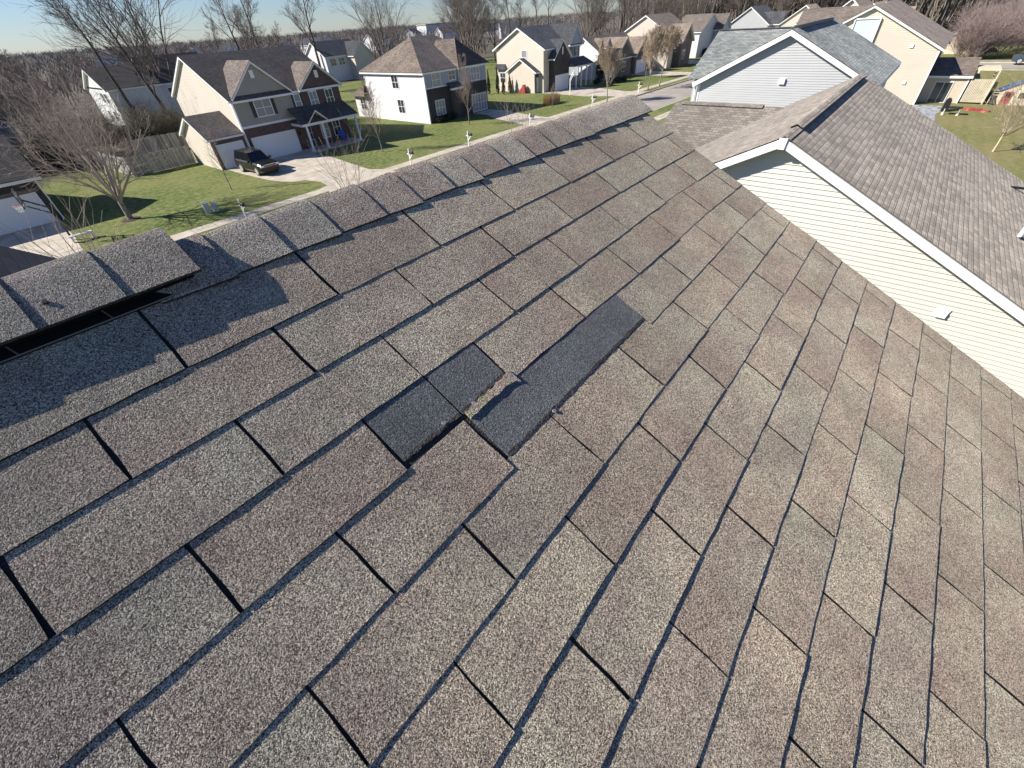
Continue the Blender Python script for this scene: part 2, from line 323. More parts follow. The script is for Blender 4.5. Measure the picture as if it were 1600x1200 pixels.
# ragged strip that stayed when the tab tore away
g=random.Random(21); top=[];bot=[]
for q in range(17):
    x=q/16; u=2.03+.50*x
    top.append((u,2.875-.055*x+g.uniform(-.018,.018))); bot.append((u,3.0+.0*x+g.uniform(-.02,.02)+(.10 if q==16 else 0)))
mbx=MB()
for q in range(16):
    c=tuple(v*(.95+.2*g.random()) for v in (.92,.9,.86))
    pts=[RP(*top[q],.0062),RP(*bot[q],.0072),RP(*bot[q+1],.0072),RP(*top[q+1],.0062)]
    mbx.prism(pts,UP*-.005); mbx.c[-6:]=[c]*6
mbx.build('torn_shingle_strip',GRAN,home,tint=True)
NAIL=mat('galvanised_nail',(.5,.5,.5),.4,.6)
for (u,j) in ((1.87,2.79),(2.545,3.84),(2.13,2.85)):
    mbx=MB(); c=RP(u,j,.004); mbx.tube([c,c+UP*.0018],[.0052,.0046],10); mbx.tube([c-UP*.004,c],[.002,.002],6); mbx.build('roofing_nail',NAIL,home)
# ridge caps
def cap(u0,u1,h0,h1,s0,s1,mbx,c,lift=0,nu=5):
    prof=[]
    ns=8
    rows=[]
    for i in range(nu+1):
        x=i/nu; u=u0+(u1-u0)*x; h=h0+(h1-h0)*x; sw=s0+(s1-s0)*x; row=[]
        for q in range(-ns,ns+1):
            s=sw*q/ns; y=-s*.894427 ; z=10.0-math.sqrt((abs(s)*.447214)**2+.00008)+.009*(1-abs(q)/ns)
            # plane height + offset along plane normal
            nrm=Vector((0,(-1 if s>0 else 1)*.447*min(1,abs(s)/.03),.894)).normalized()
            row.append(Vector((u*TW,y,z-.001))+nrm*(h))
        rows.append(row)
    n0=len(mbx.v); k=2*ns+1
    for row in rows: mbx.v+=row
    for i in range(nu):
        for q in range(k-1):
            a=n0+i*k+q; mbx.f.append([a,a+1,a+k+1,a+k][::-1]); mbx.c.append(c)
    dn=Vector((0,0,-.0045)); e=(.14,.13,.13)
    for i in range(nu):
        for q in (0,k-1):
            a=rows[i][q]; b=rows[i+1][q]; mbx.face([a,b,b+dn,a+dn],e)
    for q in range(k-1):
        for i in (0,nu):
            a=rows[i][q]; b=rows[i][q+1]; mbx.face([a,b,b+dn,a+dn],e)
    return mbx
cu=[1.15,1.57,1.97,2.38,2.83,3.22,3.64,4.03,4.47,4.9,5.32,5.76,6.2,6.62,7.02,7.46,7.9]
rg=random.Random(5)
for a,b in zip(cu[:-1],cu[1:]):
    mbx=MB(); t=rg.choice(TINTS); f=1.05+.1*rg.random(); t=tuple(c*f for c in t)
    cap(a-.03,b+.005,.0062,.0118+rg.uniform(-.001,.002),.131,.139+rg.uniform(-.004,.005),mbx,t)
    mbx.build('ridge_cap',GRANCAP,home,tint=True,smooth=False)
# raised ridge vent on the left
vu=[-13.9+.41*i for i in range(34)]
vu=[u for u in vu if u<-.5]+[-.25,.17,.59,.99,1.39]
vent=MB(); 
for sgn in (1,-1):
    y0=-sgn*.0; 
    def VP(s,h,u): return Vector((u*TW,-sgn*s*.894427,10-s*.447214))+Vector((0,-sgn*.447214,.894427))*h
    vent.prism([VP(.0,.0,vu[0]),VP(.098,.0,vu[0]),VP(.098,.035,vu[0]),VP(0,.035,vu[0])],EXX*((1.36-vu[0])*TW))
    for q in range(7):
        hh=.005+q*.0044; vent.prism([VP(.098,hh,vu[0]),VP(.104,hh,vu[0]),VP(.104,hh+.0015,vu[0]),VP(.098,hh+.0015,vu[0])],EXX*((1.36-vu[0])*TW))
    vent.prism([VP(.098,.004,vu[0]),VP(.128,.004,vu[0]),VP(.128,.0065,vu[0]),VP(.098,.0065,vu[0])],EXX*((1.40-vu[0])*TW))
vm=vent.build('ridge_vent',BLACKP,home)
LIP=mat('faded_plastic_lip',(.16,.145,.14),.6)
lip=MB(); lip.bar(Vector((vu[0]*TW,-.1262*.894427,10-.1262*.447214))+UP*.0075,Vector((1.39*TW,-.1262*.894427,10-.1262*.447214))+UP*.0075,.0016,.0022)
for u in (.03,.44,.86,1.32):
    a=Vector((u*TW,-.104*.894427,10-.104*.447214))+UP*.012; b=Vector((u*TW+.006,-.125*.894427,10-.125*.447214))+UP*.0085
    lip.bar(a,b,.0022,.0022)
lip.build('vent_lip',LIP,vm)
for a,b in zip(vu[:-1],vu[1:]):
    mbx=MB(); t=rg.choice(TINTS); f=.98+.1*rg.random(); t=tuple(c*f*.97 for c in t)
    cap(a-.03,b+.004,.040,.0455,.118,.1225,mbx,t); mbx.build('vent_cap_shingle',GRANCAP,vm,tint=True)
mbx=MB(); c=Vector((.69*TW,-.075*.894,10-.075*.447))+UP*.044; mbx.tube([c,c+UP*.004],[.005,.004],8); mbx.build('cap_nail',BLACKP,vm)
# rest of the house: front slope, walls, trim, street gable in shade
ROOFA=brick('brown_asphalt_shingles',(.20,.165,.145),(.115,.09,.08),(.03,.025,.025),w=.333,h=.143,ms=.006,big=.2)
xr=U1*TW
mbx=MB(); mbx.prism([(U0*TW,.01,9.985),(xr+.02,.01,9.985),(xr+.02,8.2,5.89),(U0*TW,8.2,5.89)],(0,0,-.05)); mbx.build('front_roof_slope',ROOFA,home)
mbx=MB()
for sgn,ye in ((-1,-8.46),(1,8.2)):
    ze=10-abs(ye)*.5
    mbx.prism([(xr-.02,0,9.93),(xr-.02,ye,ze-.07),(xr-.02,ye,ze-.27),(xr-.02,0,9.73)],(.035,0,0))
    mbx.prism([(U0*TW,0,9.93),(U0*TW,ye,ze-.07),(U0*TW,ye,ze-.27),(U0*TW,0,9.73)],(-.035,0,0))
    mbx.box(U0*TW,ye-.02,ze-.27,xr,ye+.02,ze-.07)
mbx.build('rake_and_eave_trim',WHITE,home)
SIDT=mat('tan_siding',(.50,.45,.37),.6,var=.06,vscale=.7)
mbx=MB(); x0=U0*TW+.3; x1=xr-.3
mbx.prism([(x0,-8.1,0),(x0,8,0),(x0,8,5.8),(x0,0,9.75),(x0,-8.1,5.75)],(x1-x0,0,0)); mbx.build('siding_walls',SIDT,home)
ROOFD=brick('shaded_gable_shingles',(.12,.10,.095),(.075,.062,.06),(.03,.025,.025),w=.333,h=.143,ms=.006,big=.2)  # darker copy of the brown shingles, the gable's shade put into the colour
wx,wz=-1.75,9.62; sl=.84
mbx=MB()
for sg in (1,-1):
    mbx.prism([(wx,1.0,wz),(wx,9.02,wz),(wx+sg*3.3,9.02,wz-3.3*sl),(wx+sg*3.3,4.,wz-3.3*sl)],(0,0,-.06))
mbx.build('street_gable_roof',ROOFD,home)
mbx=MB(); mbx.prism([(wx-2.9,8.6,0),(wx+2.9,8.6,0),(wx+2.9,8.6,wz-2.95*sl),(wx,8.6,wz-.12),(wx-2.9,8.6,wz-2.95*sl)],(0,-5,0)); mbx.build('street_gable_wall',SIDT,home)
# ---------------------------------------------------------------- ground, road, pavement
def ysh(x): return -((max(0,x-58))/45.)**2*1.6
def grass(name,c1,c2,c3):
    m=bpy.data.materials.new(name); m.use_nodes=True; n=m.node_tree; b=n.nodes['Principled BSDF']; b.inputs['Roughness'].default_value=.95; b.inputs['Specular IOR Level'].default_value=.1
    g=N(n,'ShaderNodeNewGeometry'); cols=None
    a=N(n,'ShaderNodeTexNoise'); a.inputs['Scale'].default_value=.16; a.inputs['Detail'].default_value=5; n.links.new(g.outputs['Position'],a.inputs['Vector'])
    f=N(n,'ShaderNodeTexNoise'); f.inputs['Scale'].default_value=2.2; f.inputs['Detail'].default_value=6; f.inputs['Roughness'].default_value=.7; n.links.new(g.outputs['Position'],f.inputs['Vector'])
    wv=N(n,'ShaderNodeTexWave'); wv.inputs['Scale'].default_value=.28; wv.inputs['Distortion'].default_value=.6; wv.inputs['Detail'].default_value=1; wv.bands_direction='Y'; n.links.new(g.outputs['Position'],wv.inputs['Vector'])
    r=N(n,'ShaderNodeValToRGB'); r.color_ramp.elements[0].position=.42; r.color_ramp.elements[1].position=.58; r.color_ramp.elements[0].color=(*c1,1); r.color_ramp.elements[1].color=(*c2,1)
    n.links.new(a.outputs[0],r.inputs[0])
    r2=N(n,'ShaderNodeMapRange'); r2.inputs[1].default_value=.42; r2.inputs[2].default_value=.64; n.links.new(f.outputs[0],r2.inputs[0])
    mx=N(n,'ShaderNodeMix',data_type='RGBA'); n.links.new(r2.outputs[0],mx.inputs[0]); n.links.new(r.outputs[0],mx.inputs[6]); mx.inputs[7].default_value=(*c3,1)
    mr=N(n,'ShaderNodeMapRange'); mr.inputs[3].default_value=.96; mr.inputs[4].default_value=1.04; n.links.new(wv.outputs['Fac'],mr.inputs[0])
    vm=N(n,'ShaderNodeVectorMath',operation='SCALE'); n.links.new(mx.outputs[2],vm.inputs[0]); n.links.new(mr.outputs[0],vm.inputs['Scale'])
    n.links.new(vm.outputs[0],b.inputs['Base Color'])
    bp=N(n,'ShaderNodeBump'); bp.inputs['Strength'].default_value=.7; bp.inputs['Distance'].default_value=.08; f2=N(n,'ShaderNodeTexNoise'); f2.inputs['Scale'].default_value=14; f2.inputs['Detail'].default_value=4; n.links.new(g.outputs['Position'],f2.inputs['Vector']); n.links.new(f2.outputs[0],bp.inputs['Height']); n.links.new(bp.outputs[0],b.inputs['Normal'])
    return m
GRASS=grass('lawn_grass',(.075,.13,.03),(.15,.18,.055),(.25,.235,.11))
DRYG=grass('dry_grass',(.165,.18,.055),(.22,.205,.085),(.28,.24,.13))
WOODG=mat('woodland_floor',(.085,.07,.045),.95,var=.5,vscale=.08)
CONC=mat('pale_concrete',(.52,.46,.38),.85,var=.22,vscale=.9,bump=.2,bscale=30)
ROADM=mat('worn_road_concrete',(.36,.325,.285),.9,var=.16,vscale=.35,bump=.2,bscale=25)
xs=[-400,-120,-40,0,20,40]+[58+i*4.5 for i in range(14)]+[122.5,135,150,190,260,420,900,2200]
XC0,XC1=112.6,122.4      # cross street on the near side
def strip(mbx,y0,y1,z,x0=-400,x1=2200,flat=False):
    X=[x for x in xs if x0<=x<=x1]
    if x0 not in X: X=[x0]+X
    if x1 not in X: X=X+[x1]
    X=sorted(X)
    for a,b in zip(X[:-1],X[1:]):
        sa=0 if flat else ysh(min(a,150)); sb=0 if flat else ysh(min(b,150))
        mbx.face([(a,y0+sa,z),(b,y0+sb,z),(b,y1+sb,z),(a,y1+sa,z)])
g=MB()
strip(g,33.6,75,0); 
for a,b in zip(xs[:-1],xs[1:]): g.face([(a,75+ysh(min(a,150)),0),(b,75+ysh(min(b,150)),0),(b,2200,0),(a,2200,0)])
for x0,x1 in ((-400,XC0),(XC1,2200)):
    X=[x for x in sorted(set(xs+[x0,x1])) if x0<=x<=x1]
    for a,b in zip(X[:-1],X[1:]): g.face([(a,-700,0),(b,-700,0),(b,25.6+ysh(min(b,150)),0),(a,25.6+ysh(min(a,150)),0)])
struct(g.build('lawn',GRASS))
g=MB(); strip(g,25.4,33.8,-.13); g.face([(XC0-.2,-700,-.134),(XC1+.2,-700,-.134),(XC1+.2,26,-.134),(XC0-.2,26,-.134)]); struct(g.build('road',ROADM))
g=MB()
X=[x for x in xs if x<=150]
for yk,sg in ((33.6,1),(25.6,-1)):
    for a,b in zip(X[:-1],X[1:]):
        if sg<0 and a>=XC0-5 and b<=XC1+5: continue
        pa=Vector((a,yk+ysh(a),0)); pb=Vector((b,yk+ysh(b),0))
        g.prism([pa+Vector((0,-.0*sg,-.2)),pb+Vector((0,0,-.2)),pb+Vector((0,.0,.012)),pa+Vector((0,0,.012))],(0,.16*sg,0))
g.box(XC0-.15,-200,-.2,XC0,24.5,.012); g.box(XC1,-200,-.2,XC1+.15,24.5,.012)
struct(g.build('kerb',CONC))
g=MB(); strip(g,35.0,36.3,.006,-200,150); strip(g,22.2,23.5,.006,-200,110)
g.face([(XC0-2.6,-200,.006),(XC0-1.3,-200,.006),(XC0-1.3,22.2,.006),(XC0-2.6,22.2,.006)])
g.face([(XC1+1.6,-200,.006),(XC1+2.9,-200,.006),(XC1+2.9,18,.006),(XC1+1.6,18,.006)])
struct(g.build('pavement',CONC))
# pavement and road joints
JT=mat('concrete_joint',(.2,.18,.15),.9)
g=MB()
for i in range(80):
    x=-20+1.5*i; s=ysh(x); g.face([(x,35+s,.011),(x+.03,35+s,.011),(x+.03,36.3+s,.011),(x,36.3+s,.011)])
for i in range(26):
    x=-20+4.5*i; s=ysh(x); g.face([(x,25.6+s,-.125),(x+.04,25.6+s,-.125),(x+.04,33.6+s,-.125),(x,33.6+s,-.125)])
for a,b in zip(X[:-1],X[1:]): g.face([(a,29.58+ysh(a),-.1245),(b,29.58+ysh(b),-.1245),(b,29.63+ysh(b),-.1245),(a,29.63+ysh(a),-.1245)])
struct(g.build('paving_joints',JT))
def drive(name,pts,joints=()):
    g=MB(); g.face([(x,y,.014) for x,y in pts]); o=struct(g.build(name,CONC))
    if joints:
        g=MB()
        for a,b in joints:
            a=Vector((*a,.019)); b=Vector((*b,.019)); d=(b-a).normalized(); n=Vector((-d.y,d.x,0))*.02
            g.face([a-n,b-n,b+n,a+n])
        struct(g.build('driveway_joints',JT))
arc=[(20.0-1.9*math.cos(R(t)),45.2-5.0*math.sin(R(t))) for t in range(0,91,15)]
drive('driveway',[(17.9,52),(17.9,48.5)]+arc+[(20.4,38.2),(20.1,36.6),(19.2,36.3),(19.2,35),(18.6,33.6),(26.6,33.6),(26.,35),(26,36.3),(25.3,37.5),(25.6,40),(26.45,46),(26.45,52)],[((18.3,47),(26.4,47)),((20.4,41.6),(26,41.6)),((22.6,36.4),(22.6,52))])
drive('driveway',[(52.0,49),(52.0,46),(50.2,43),(48.9,38.5),(48.3,36.3),(47.8,33.6),(54.3,33.6),(53.4,36.3),(54.0,40),(55.6,45),(55.6,49)],[((50.6,43.6),(55,43.6))])
drive('driveway',[(71.6,50.5),(70.9,44),(70.3,41),(71.5,37.5),(71.6,36.2),(71.2,33.5),(77.6,33.4),(77,36),(77.2,38),(79.6,44),(79.6,50.5)],[((71,44),(79,44))])
drive('driveway',[(97.4,47.5),(97.2,41),(98.4,35),(98,32.5),(104,32),(103.4,34.4),(103.6,40),(104.3,47)])
drive('driveway',[(118,50),(118,42),(120,34),(120,31),(127,30),(126,34),(126.5,42),(126.5,50)])
drive('driveway',[(-2.6,48.7),(-2.6,36.3),(-3.2,33.6),(2.9,33.6),(2.6,36.3),(2.75,40),(3.1,44),(3.1,48.7)],[((-2.6,43.5),(3.1,43.5)),((.3,36.4),(.3,48.6)),((-2.6,39.8),(2.7,39.8))])
g=MB(); g.face([(50,-60,.007),(109,-60,.007),(109,1,.007),(30,1,.007),(30,-60,.007)]); struct(g.build('back_lawn',DRYG))
g=MB(); pts=[gp(*p).to_2d() for p in ((1424,169),(1466,171),(1470,176),(1463,181),(1462,189),(1440,185))]
g.face([(71,-.9,.02),(75,-.9,.02),(75,-3.9,.02),(71.5,-3.6,.02),(69.4,-3.2,.02),(65,-3.3,.02),(64,-1.2,.02)][::-1]); struct(g.build('patio_paving',mat('grey_paving',(.36,.38,.4),.8,var=.55,vscale=2.2)))
# woodland floor behind the far plots
g=MB(); g.face([(-300,76,.008),(200,125,.008),(420,60,.008),(2200,-100,.008),(2200,2200,.008),(-300,2200,.008)]); struct(g.build('ground',WOODG))
g=MB(); g.face([(-6,70.5,.012),(26,72,.012),(26,84,.012),(10,90,.012),(-6,84,.012)]); struct(g.build('leaf_litter',mat('leaf_litter_brown',(.13,.09,.06),.95,var=.5,vscale=.6)))
# ---------------------------------------------------------------- building kit
def clipz(poly,z0,z1):
    def cl(p,zz,keep):
        out=[]
        for i in range(len(p)):
            a=p[i]; b=p[(i+1)%len(p)]; ia=(a.z-zz)*keep>=0; ib=(b.z-zz)*keep>=0
            if ia: out.append(a)
            if ia!=ib: t=(zz-a.z)/(b.z-a.z); out.append(a+(b-a)*t)
        return out
    p=cl(poly,z0,1)
    return cl(p,z1,-1) if len(p)>2 else []
def laps(mbx,poly,n,ex=.114,d=.016):
    poly=[Vector(p) for p in poly]; n=Vector(n); z=min(p.z for p in poly); zt=max(p.z for p in poly)
    while z<zt:
        q=clipz(poly,z,z+ex)
        if len(q)>2:
            f=[p+n*(.003+d*(1-(p.z-z)/ex)) for p in q]
            nn=sum((f[i].cross(f[(i+1)%len(f)]) for i in range(len(f))),Vector())
            mbx.face(f if nn.dot(n)>0 else f[::-1])
            lo=[p for p in q if abs(p.z-z)<1e-5]
            if len(lo)==2: mbx.face([lo[0]+n*.003,lo[1]+n*.003,lo[1]+n*(.003+d),lo[0]+n*(.003+d)])
        z+=ex
SHUT=mat('dark_shutters',(.03,.033,.036),.6)
def frame_axes(face):
    n={'-y':Vector((0,-1,0)),'-x':Vector((-1,0,0)),'+y':Vector((0,1,0)),'+x':Vector((1,0,0))}[face]
    u=Vector((0,0,1)).cross(n)   # right when looking at wall from outside
    return u,n
def obox(mbx,c,u,n,x0,x1,z0,z1,d0,d1):
    c=Vector(c); pts=[c+u*x0+Vector((0,0,z0)),c+u*x1+Vector((0,0,z0)),c+u*x1+Vector((0,0,z1)),c+u*x0+Vector((0,0,z1))]
    mbx.prism([p+n*d0 for p in pts],n*(d1-d0))
def window(root,c,w,h,face,cols=2,rows=2,shut=None,glass=None,trim=None,tw=.08,sill=False,name='window',lintel=None):
    u,n=frame_axes(face); m=MB(); W2,H2=w/2,h/2
    obox(m,c,u,n,-W2-tw,-W2,-H2-tw,H2+tw,.018,.06); obox(m,c,u,n,W2,W2+tw,-H2-tw,H2+tw,.018,.06)
    obox(m,c,u,n,-W2,W2,H2,H2+tw,.018,.058); obox(m,c,u,n,-W2,W2,-H2-tw,-H2,.018,.058)
    for i in range(1,cols):
        x=-W2+w*i/cols; obox(m,c,u,n,x-.025,x+.025,-H2,H2,.02,.045)
    for i in range(1,rows):
        z=-H2+h*i/rows; obox(m,c,u,n,-W2,W2,z-.022,z+.022,.02,.047)
    f=m.build(name,trim or WHITE,root)
    p=MB(); obox(p,c,u,n,-W2,W2,-H2,H2,.017,.026); p.build('pane',glass or GLASS,f)
    if shut:
        for sg in (-1,1):
            s=MB(); a=sg*(W2+tw+.02); b=sg*(W2+tw+.02+shut); obox(s,c,u,n,min(a,b),max(a,b),-H2-.03,H2+.03,.018,.045)
            for k in range(int(h/.09)):
                z=-H2+.04+k*.09; obox(s,c,u,n,min(a,b)+.04,max(a,b)-.04,z,z+.045,.046,.056)
            s.build('shutter',SHUT,root)
    return f
def garage(root,x0,x1,y,h,mt,cols,face='-y'):
    m=MB(); w=(x1-x0)/cols
    m.box(x0,y-.012,.02,x1,y+.05,h)
    for r in range(4):
        z0=.05+r*(h-.05)/4; z1=z0+(h-.05)/4-.05
        for c in range(cols): 
            a=x0+c*w+.08; b=x0+(c+1)*w-.08
            m.box(a,y-.03,z0+.07,b,y-.012,z1-.05)
        m.box(x0+.01,y-.022,z1,x1-.01,y-.012,z1+.012)
    d=m.build('garage_door',mt,root)
    t=MB(); t.box(x0-.1,y-.05,0,x0,y+.02,h+.1); t.box(x1,y-.05,0,x1+.1,y+.02,h+.1); t.box(x0,y-.048,h,x1,y+.02,h+.1); t.build('garage_door_trim',WHITE,root)
def gable_x(root,x0,x1,y0,y1,ze,zr,m,name='roof',trim=None,yr=None,t=.05,f=.2):
    yr=(y0+y1)/2 if yr is None else yr
    a=MB(); s=MB()
    for ye in (y0,y1):
        a.prism([(x0,yr,zr),(x1,yr,zr),(x1,ye,ze),(x0,ye,ze)],(0,0,-t))
        s.prism([(x0+.02,yr,zr-t-.002),(x1-.02,yr,zr-t-.002),(x1-.02,ye+(.02 if ye<yr else -.02),ze-t-.002),(x0+.02,ye+(.02 if ye<yr else -.02),ze-t-.002)],(0,0,-f))
    o=a.build(name,m,root); s.build('rake_trim',trim or WHITE,root); return o
def gable_y(root,y0,y1,x0,x1,ze,zr,m,name='roof',trim=None,xr=None,t=.05,f=.18,ze1=None):
    xr=(x0+x1)/2 if xr is None else xr; ze1=ze if ze1 is None else ze1
    a=MB(); s=MB()
    for xe,zz in ((x0,ze),(x1,ze1)):
        a.prism([(xr,y0,zr),(xr,y1,zr),(xe,y1,zz),(xe,y0,zz)],(0,0,-t))
        e=.02 if xe<xr else -.02
        s.prism([(xr,y0+.02,zr-t-.002),(xr,y1-.02,zr-t-.002),(xe+e,y1-.02,zz-t-.002),(xe+e,y0+.02,zz-t-.002)],(0,0,-f))
    o=a.build(name,m,root); s.build('rake_trim',trim or WHITE,root); return o
def vent_cap(root,a,b,m=None,w=.13,h=.05):
    mm=MB(); a=Vector(a); b=Vector(b); mm.bar(a+Vector((0,0,.02)),b+Vector((0,0,.02)),w*2,h); mm.build('ridge_vent',BLACKP,root)
def downspout(root,x,y,z1,z0=.1):
    m=MB(); m.box(x-.04,y-.04,z0,x+.04,y+.04,z1); m.bar((x,y,z0+.02),(x-.1,y-.25,z0-.02),.07); m.build('downspout',WHITE,root)
def lamp(root,c,face='-y'):
    u,n=frame_axes(face); m=MB(); obox(m,c,u,n,-.07,.07,-.16,.16,.06,.2); obox(m,c,u,n,-.05,.05,-.05,.12,.0,.06); obox(m,c,u,n,-.1,.1,.16,.2,.03,.23); m.build('wall_lamp',BLACKP,root)
SR_BROWN=brick('roof_brown',(.25,.21,.185),(.15,.125,.11),(.06,.05,.045),w=.3,h=.143,ms=.008,bias=-.1)
SR_DARK=brick('roof_dark_brown',(.135,.118,.11),(.08,.07,.068),(.04,.035,.035),w=.3,h=.143,ms=.008)
SR_TAN=brick('roof_tan',(.44,.36,.285),(.25,.195,.155),(.09,.07,.06),w=.3,h=.143,ms=.008)
SR_GREY=brick('roof_slate_grey',(.14,.145,.16),(.075,.08,.09),(.035,.035,.04),w=.3,h=.143,ms=.008)
SR_N1=brick('roof_brown_grey_mix',(.31,.275,.24),(.19,.17,.15),(.045,.04,.037),w=.26,h=.143,ms=.007,bias=-.05,big=.14)
SR_N2=brick('roof_green_grey_mix',(.32,.335,.32),(.165,.18,.185),(.09,.10,.11),w=.3,h=.143,ms=.009,bias=-.1,big=.25)
BRK_RED=brick('brick_dark_red',(.20,.105,.08),(.105,.06,.052),(.2,.18,.165),w=.21,h=.075,ms=.01)
BRK_GREY=brick('brick_charcoal',(.075,.065,.062),(.04,.037,.04),(.13,.125,.12),w=.21,h=.075,ms=.01)
BRK_TAN=brick('brick_mixed_tan',(.24,.18,.145),(.13,.095,.08),(.3,.28,.25),w=.21,h=.075,ms=.01)
BRK_REDBR=brick('brick_red_brown',(.25,.12,.09),(.15,.075,.065),(.3,.27,.24),w=.21,h=.075,ms=.01)
S_CREAM=mat('cream_siding',(.54,.49,.415),.55,var=.04,vscale=.6)
S_TAUPE=mat('taupe_siding',(.34,.31,.26),.6,var=.05,vscale=.6)
S_WHITE=mat('white_siding',(.60,.61,.62),.5,var=.04,vscale=.6)
S_IVORY=mat('ivory_siding',(.555,.545,.495),.5,var=.05,vscale=.5)
S_PALEBLUE=mat('pale_grey_siding',(.415,.425,.435),.5,var=.04,vscale=.6)
S_BLUEGREY=mat('blue_grey_siding',(.34,.38,.43),.6,var=.05,vscale=.6)
DOORM=mat('dark_door',(.03,.03,.032),.5)
GDW=mat('white_garage_door',(.74,.76,.78),.5)
# ---- next-door house: ivory gable, brown grey roof
n1=thing('house','ivory sided house next door with a long brown grey roof','house',(18.6,.9,0))
X0,X1,YR,ZR=13.0,24.15,.908,7.93
SL=.5; YB,YF=-5.9,7.2
def stepped(m,x0,x1,yr,zr,ye,sg,ex=.143,step=.0035):
    L=math.hypot(ye-yr,(ye-yr)*SL); k=int(L/ex)+1; up=Vector((0,sg*SL,1)).normalized(); dn=Vector((0,sg,-SL)).normalized(); o=Vector((0,yr,zr))
    for i in range(k):
        a=o+dn*(i*ex); b=o+dn*min((i+1)*ex,L)
        A=[Vector((x0,a.y,a.z)),Vector((x1,a.y,a.z)),Vector((x1,b.y,b.z))+up*step,Vector((x0,b.y,b.z))+up*step]
        m.face(A if sg<0 else A[::-1]); m.face([A[3],A[2],Vector((x1,b.y,b.z)),Vector((x0,b.y,b.z))])
m=MB(); stepped(m,X0-.35,X1+.3,YR,ZR,YB-.4,-1); stepped(m,X0-.35,X1+.3,YR,ZR,YF,1); m.build('roof',SR_N1,n1)
m=MB()
for ye,sg in ((YB-.4,-1),(YF,1)):
    z=ZR-abs(ye-YR)*SL
    m.prism([(X0-.36,YR,ZR-.03),(X1+.3,YR,ZR-.03),(X1+.3,ye,z-.03),(X0-.36,ye,z-.03)],(0,0,-.19))
m.build('rake_trim',WHITE,n1)
m=MB(); m.prism([(X0,YB,0),(X0,YF-.4,0),(X0,YF-.4,ZR-.15-(YF-.4-YR)*SL),(X0,YR,ZR-.15),(X0,YB,ZR-.15-(YR-YB)*SL)],(X1-X0,0,0)); wl=m.build('wall',S_IVORY,n1)
m=MB(); laps(m,[(X0,YB,0),(X0,YF-.4,0),(X0,YF-.4,ZR-.15-(YF-.4-YR)*SL),(X0,YR,ZR-.15),(X0,YB,ZR-.15-(YR-YB)*SL)],(-1,0,0),.114,.026); m.build('lap_siding',S_IVORY,n1)
# ridge caps + vent
m=MB()
for sg in (-1,1):
    m.prism([(X0-.35,YR,ZR+.016),(X1+.3,YR,ZR+.016),(X1+.3,YR+sg*.14,ZR+.016-.07),(X0-.35,YR+sg*.14,ZR+.016-.07)],(0,0,-.012))
m.build('ridge_cap',SR_N1,n1)
m=MB()
for sg in (-1,1):
    m.prism([(X0+.75,YR,ZR+.075),(X1-.5,YR,ZR+.075),(X1-.5,YR+sg*.15,ZR+.0),(X0+.75,YR+sg*.15,ZR+.0)],(0,0,-.012))
m.build('raised_ridge_cap',SR_N1,n1)
m=MB()
for sg in (-1,1):
    m.prism([(X0+.8,YR,ZR+.06),(X0+.8,YR+sg*.13,ZR-.005),(X0+.8,YR+sg*.13,ZR-.085),(X0+.8,YR,ZR-.0)],(X1-.55-X0-.8,0,0))
m.build('ridge_vent',BLACKP,n1)
m=MB(); c=(X0,-3.52,4.58); u,n=frame_axes('-x'); obox(m,c,u,n,-.12,.12,-.11,.11,.02,.05); m.prism([Vector(c)+u*-.1+n*.05+Vector((0,0,.1)),Vector(c)+u*-.1+n*.09+Vector((0,0,.0)),Vector(c)+u*-.1+n*.09+Vector((0,0,-.1)),Vector(c)+u*-.1+n*.05+Vector((0,0,-.1))],u*.2); m.build('dryer_vent',WHITE,n1)
m=MB(); m.prism([Vector((X0-.4,YR-.09,ZR-.03)),Vector((X0-.4,YR+.09,ZR-.03)),Vector((X0-.4,YR+.07,ZR-.26)),Vector((X0-.4,YR-.07,ZR-.26))],(.05,0,0)); m.build('peak_trim',WHITE,n1)
# front wing with ridge across
XW,ZW,YW=23.5,6.87,7.75
m=MB(); m.prism([(XW,1.5,ZW),(XW,YW,ZW),(16.0,YW,ZW-3.75),(16.0,1.5,ZW-3.75)],(0,0,-.05)); m.prism([(XW,1.5,ZW),(XW,YW,ZW),(28.,YW,ZW-2.25),(28.,1.5,ZW-2.25)],(0,0,-.05)); m.build('wing_roof',SR_N1,n1)
m=MB(); m.prism([(XW,1.6,ZW-.06),(XW,YW-.02,ZW-.06),(16.03,YW-.02,ZW-3.8),(16.03,1.6,ZW-3.8)],(0,0,-.17)); m.prism([(XW,1.6,ZW-.06),(XW,YW-.02,ZW-.06),(27.97,YW-.02,ZW-2.3),(27.97,1.6,ZW-2.3)],(0,0,-.17)); m.build('wing_rake_trim',WHITE,n1)
m=MB(); m.prism([(16.4,YW-.4,0),(27.6,YW-.4,0),(27.6,YW-.4,ZW-2.35),(XW,YW-.4,ZW-.25),(16.4,YW-.4,ZW-3.8)],(0,-6,0)); m.build('wing_wall',S_IVORY,n1)
m=MB(); m.prism([(XW,3.9,ZW+.05),(XW,YW-.3,ZW+.05),(XW-.2,YW-.3,ZW-.03),(XW-.2,3.9,ZW-.03)],(0,0,-.02)); m.prism([(XW,3.9,ZW+.05),(XW,YW-.3,ZW+.05),(XW+.2,YW-.3,ZW-.03),(XW+.2,3.9,ZW-.03)],(0,0,-.02)); m.build('wing_ridge_cap',SR_N1,n1)
m=MB(); m.box(XW-.17,3.95,ZW-.1,XW+.17,YW-.35,ZW-.015); m.build('wing_ridge_vent',BLACKP,n1)
PIPE=mat('white_pipe',(.75,.75,.73),.5)
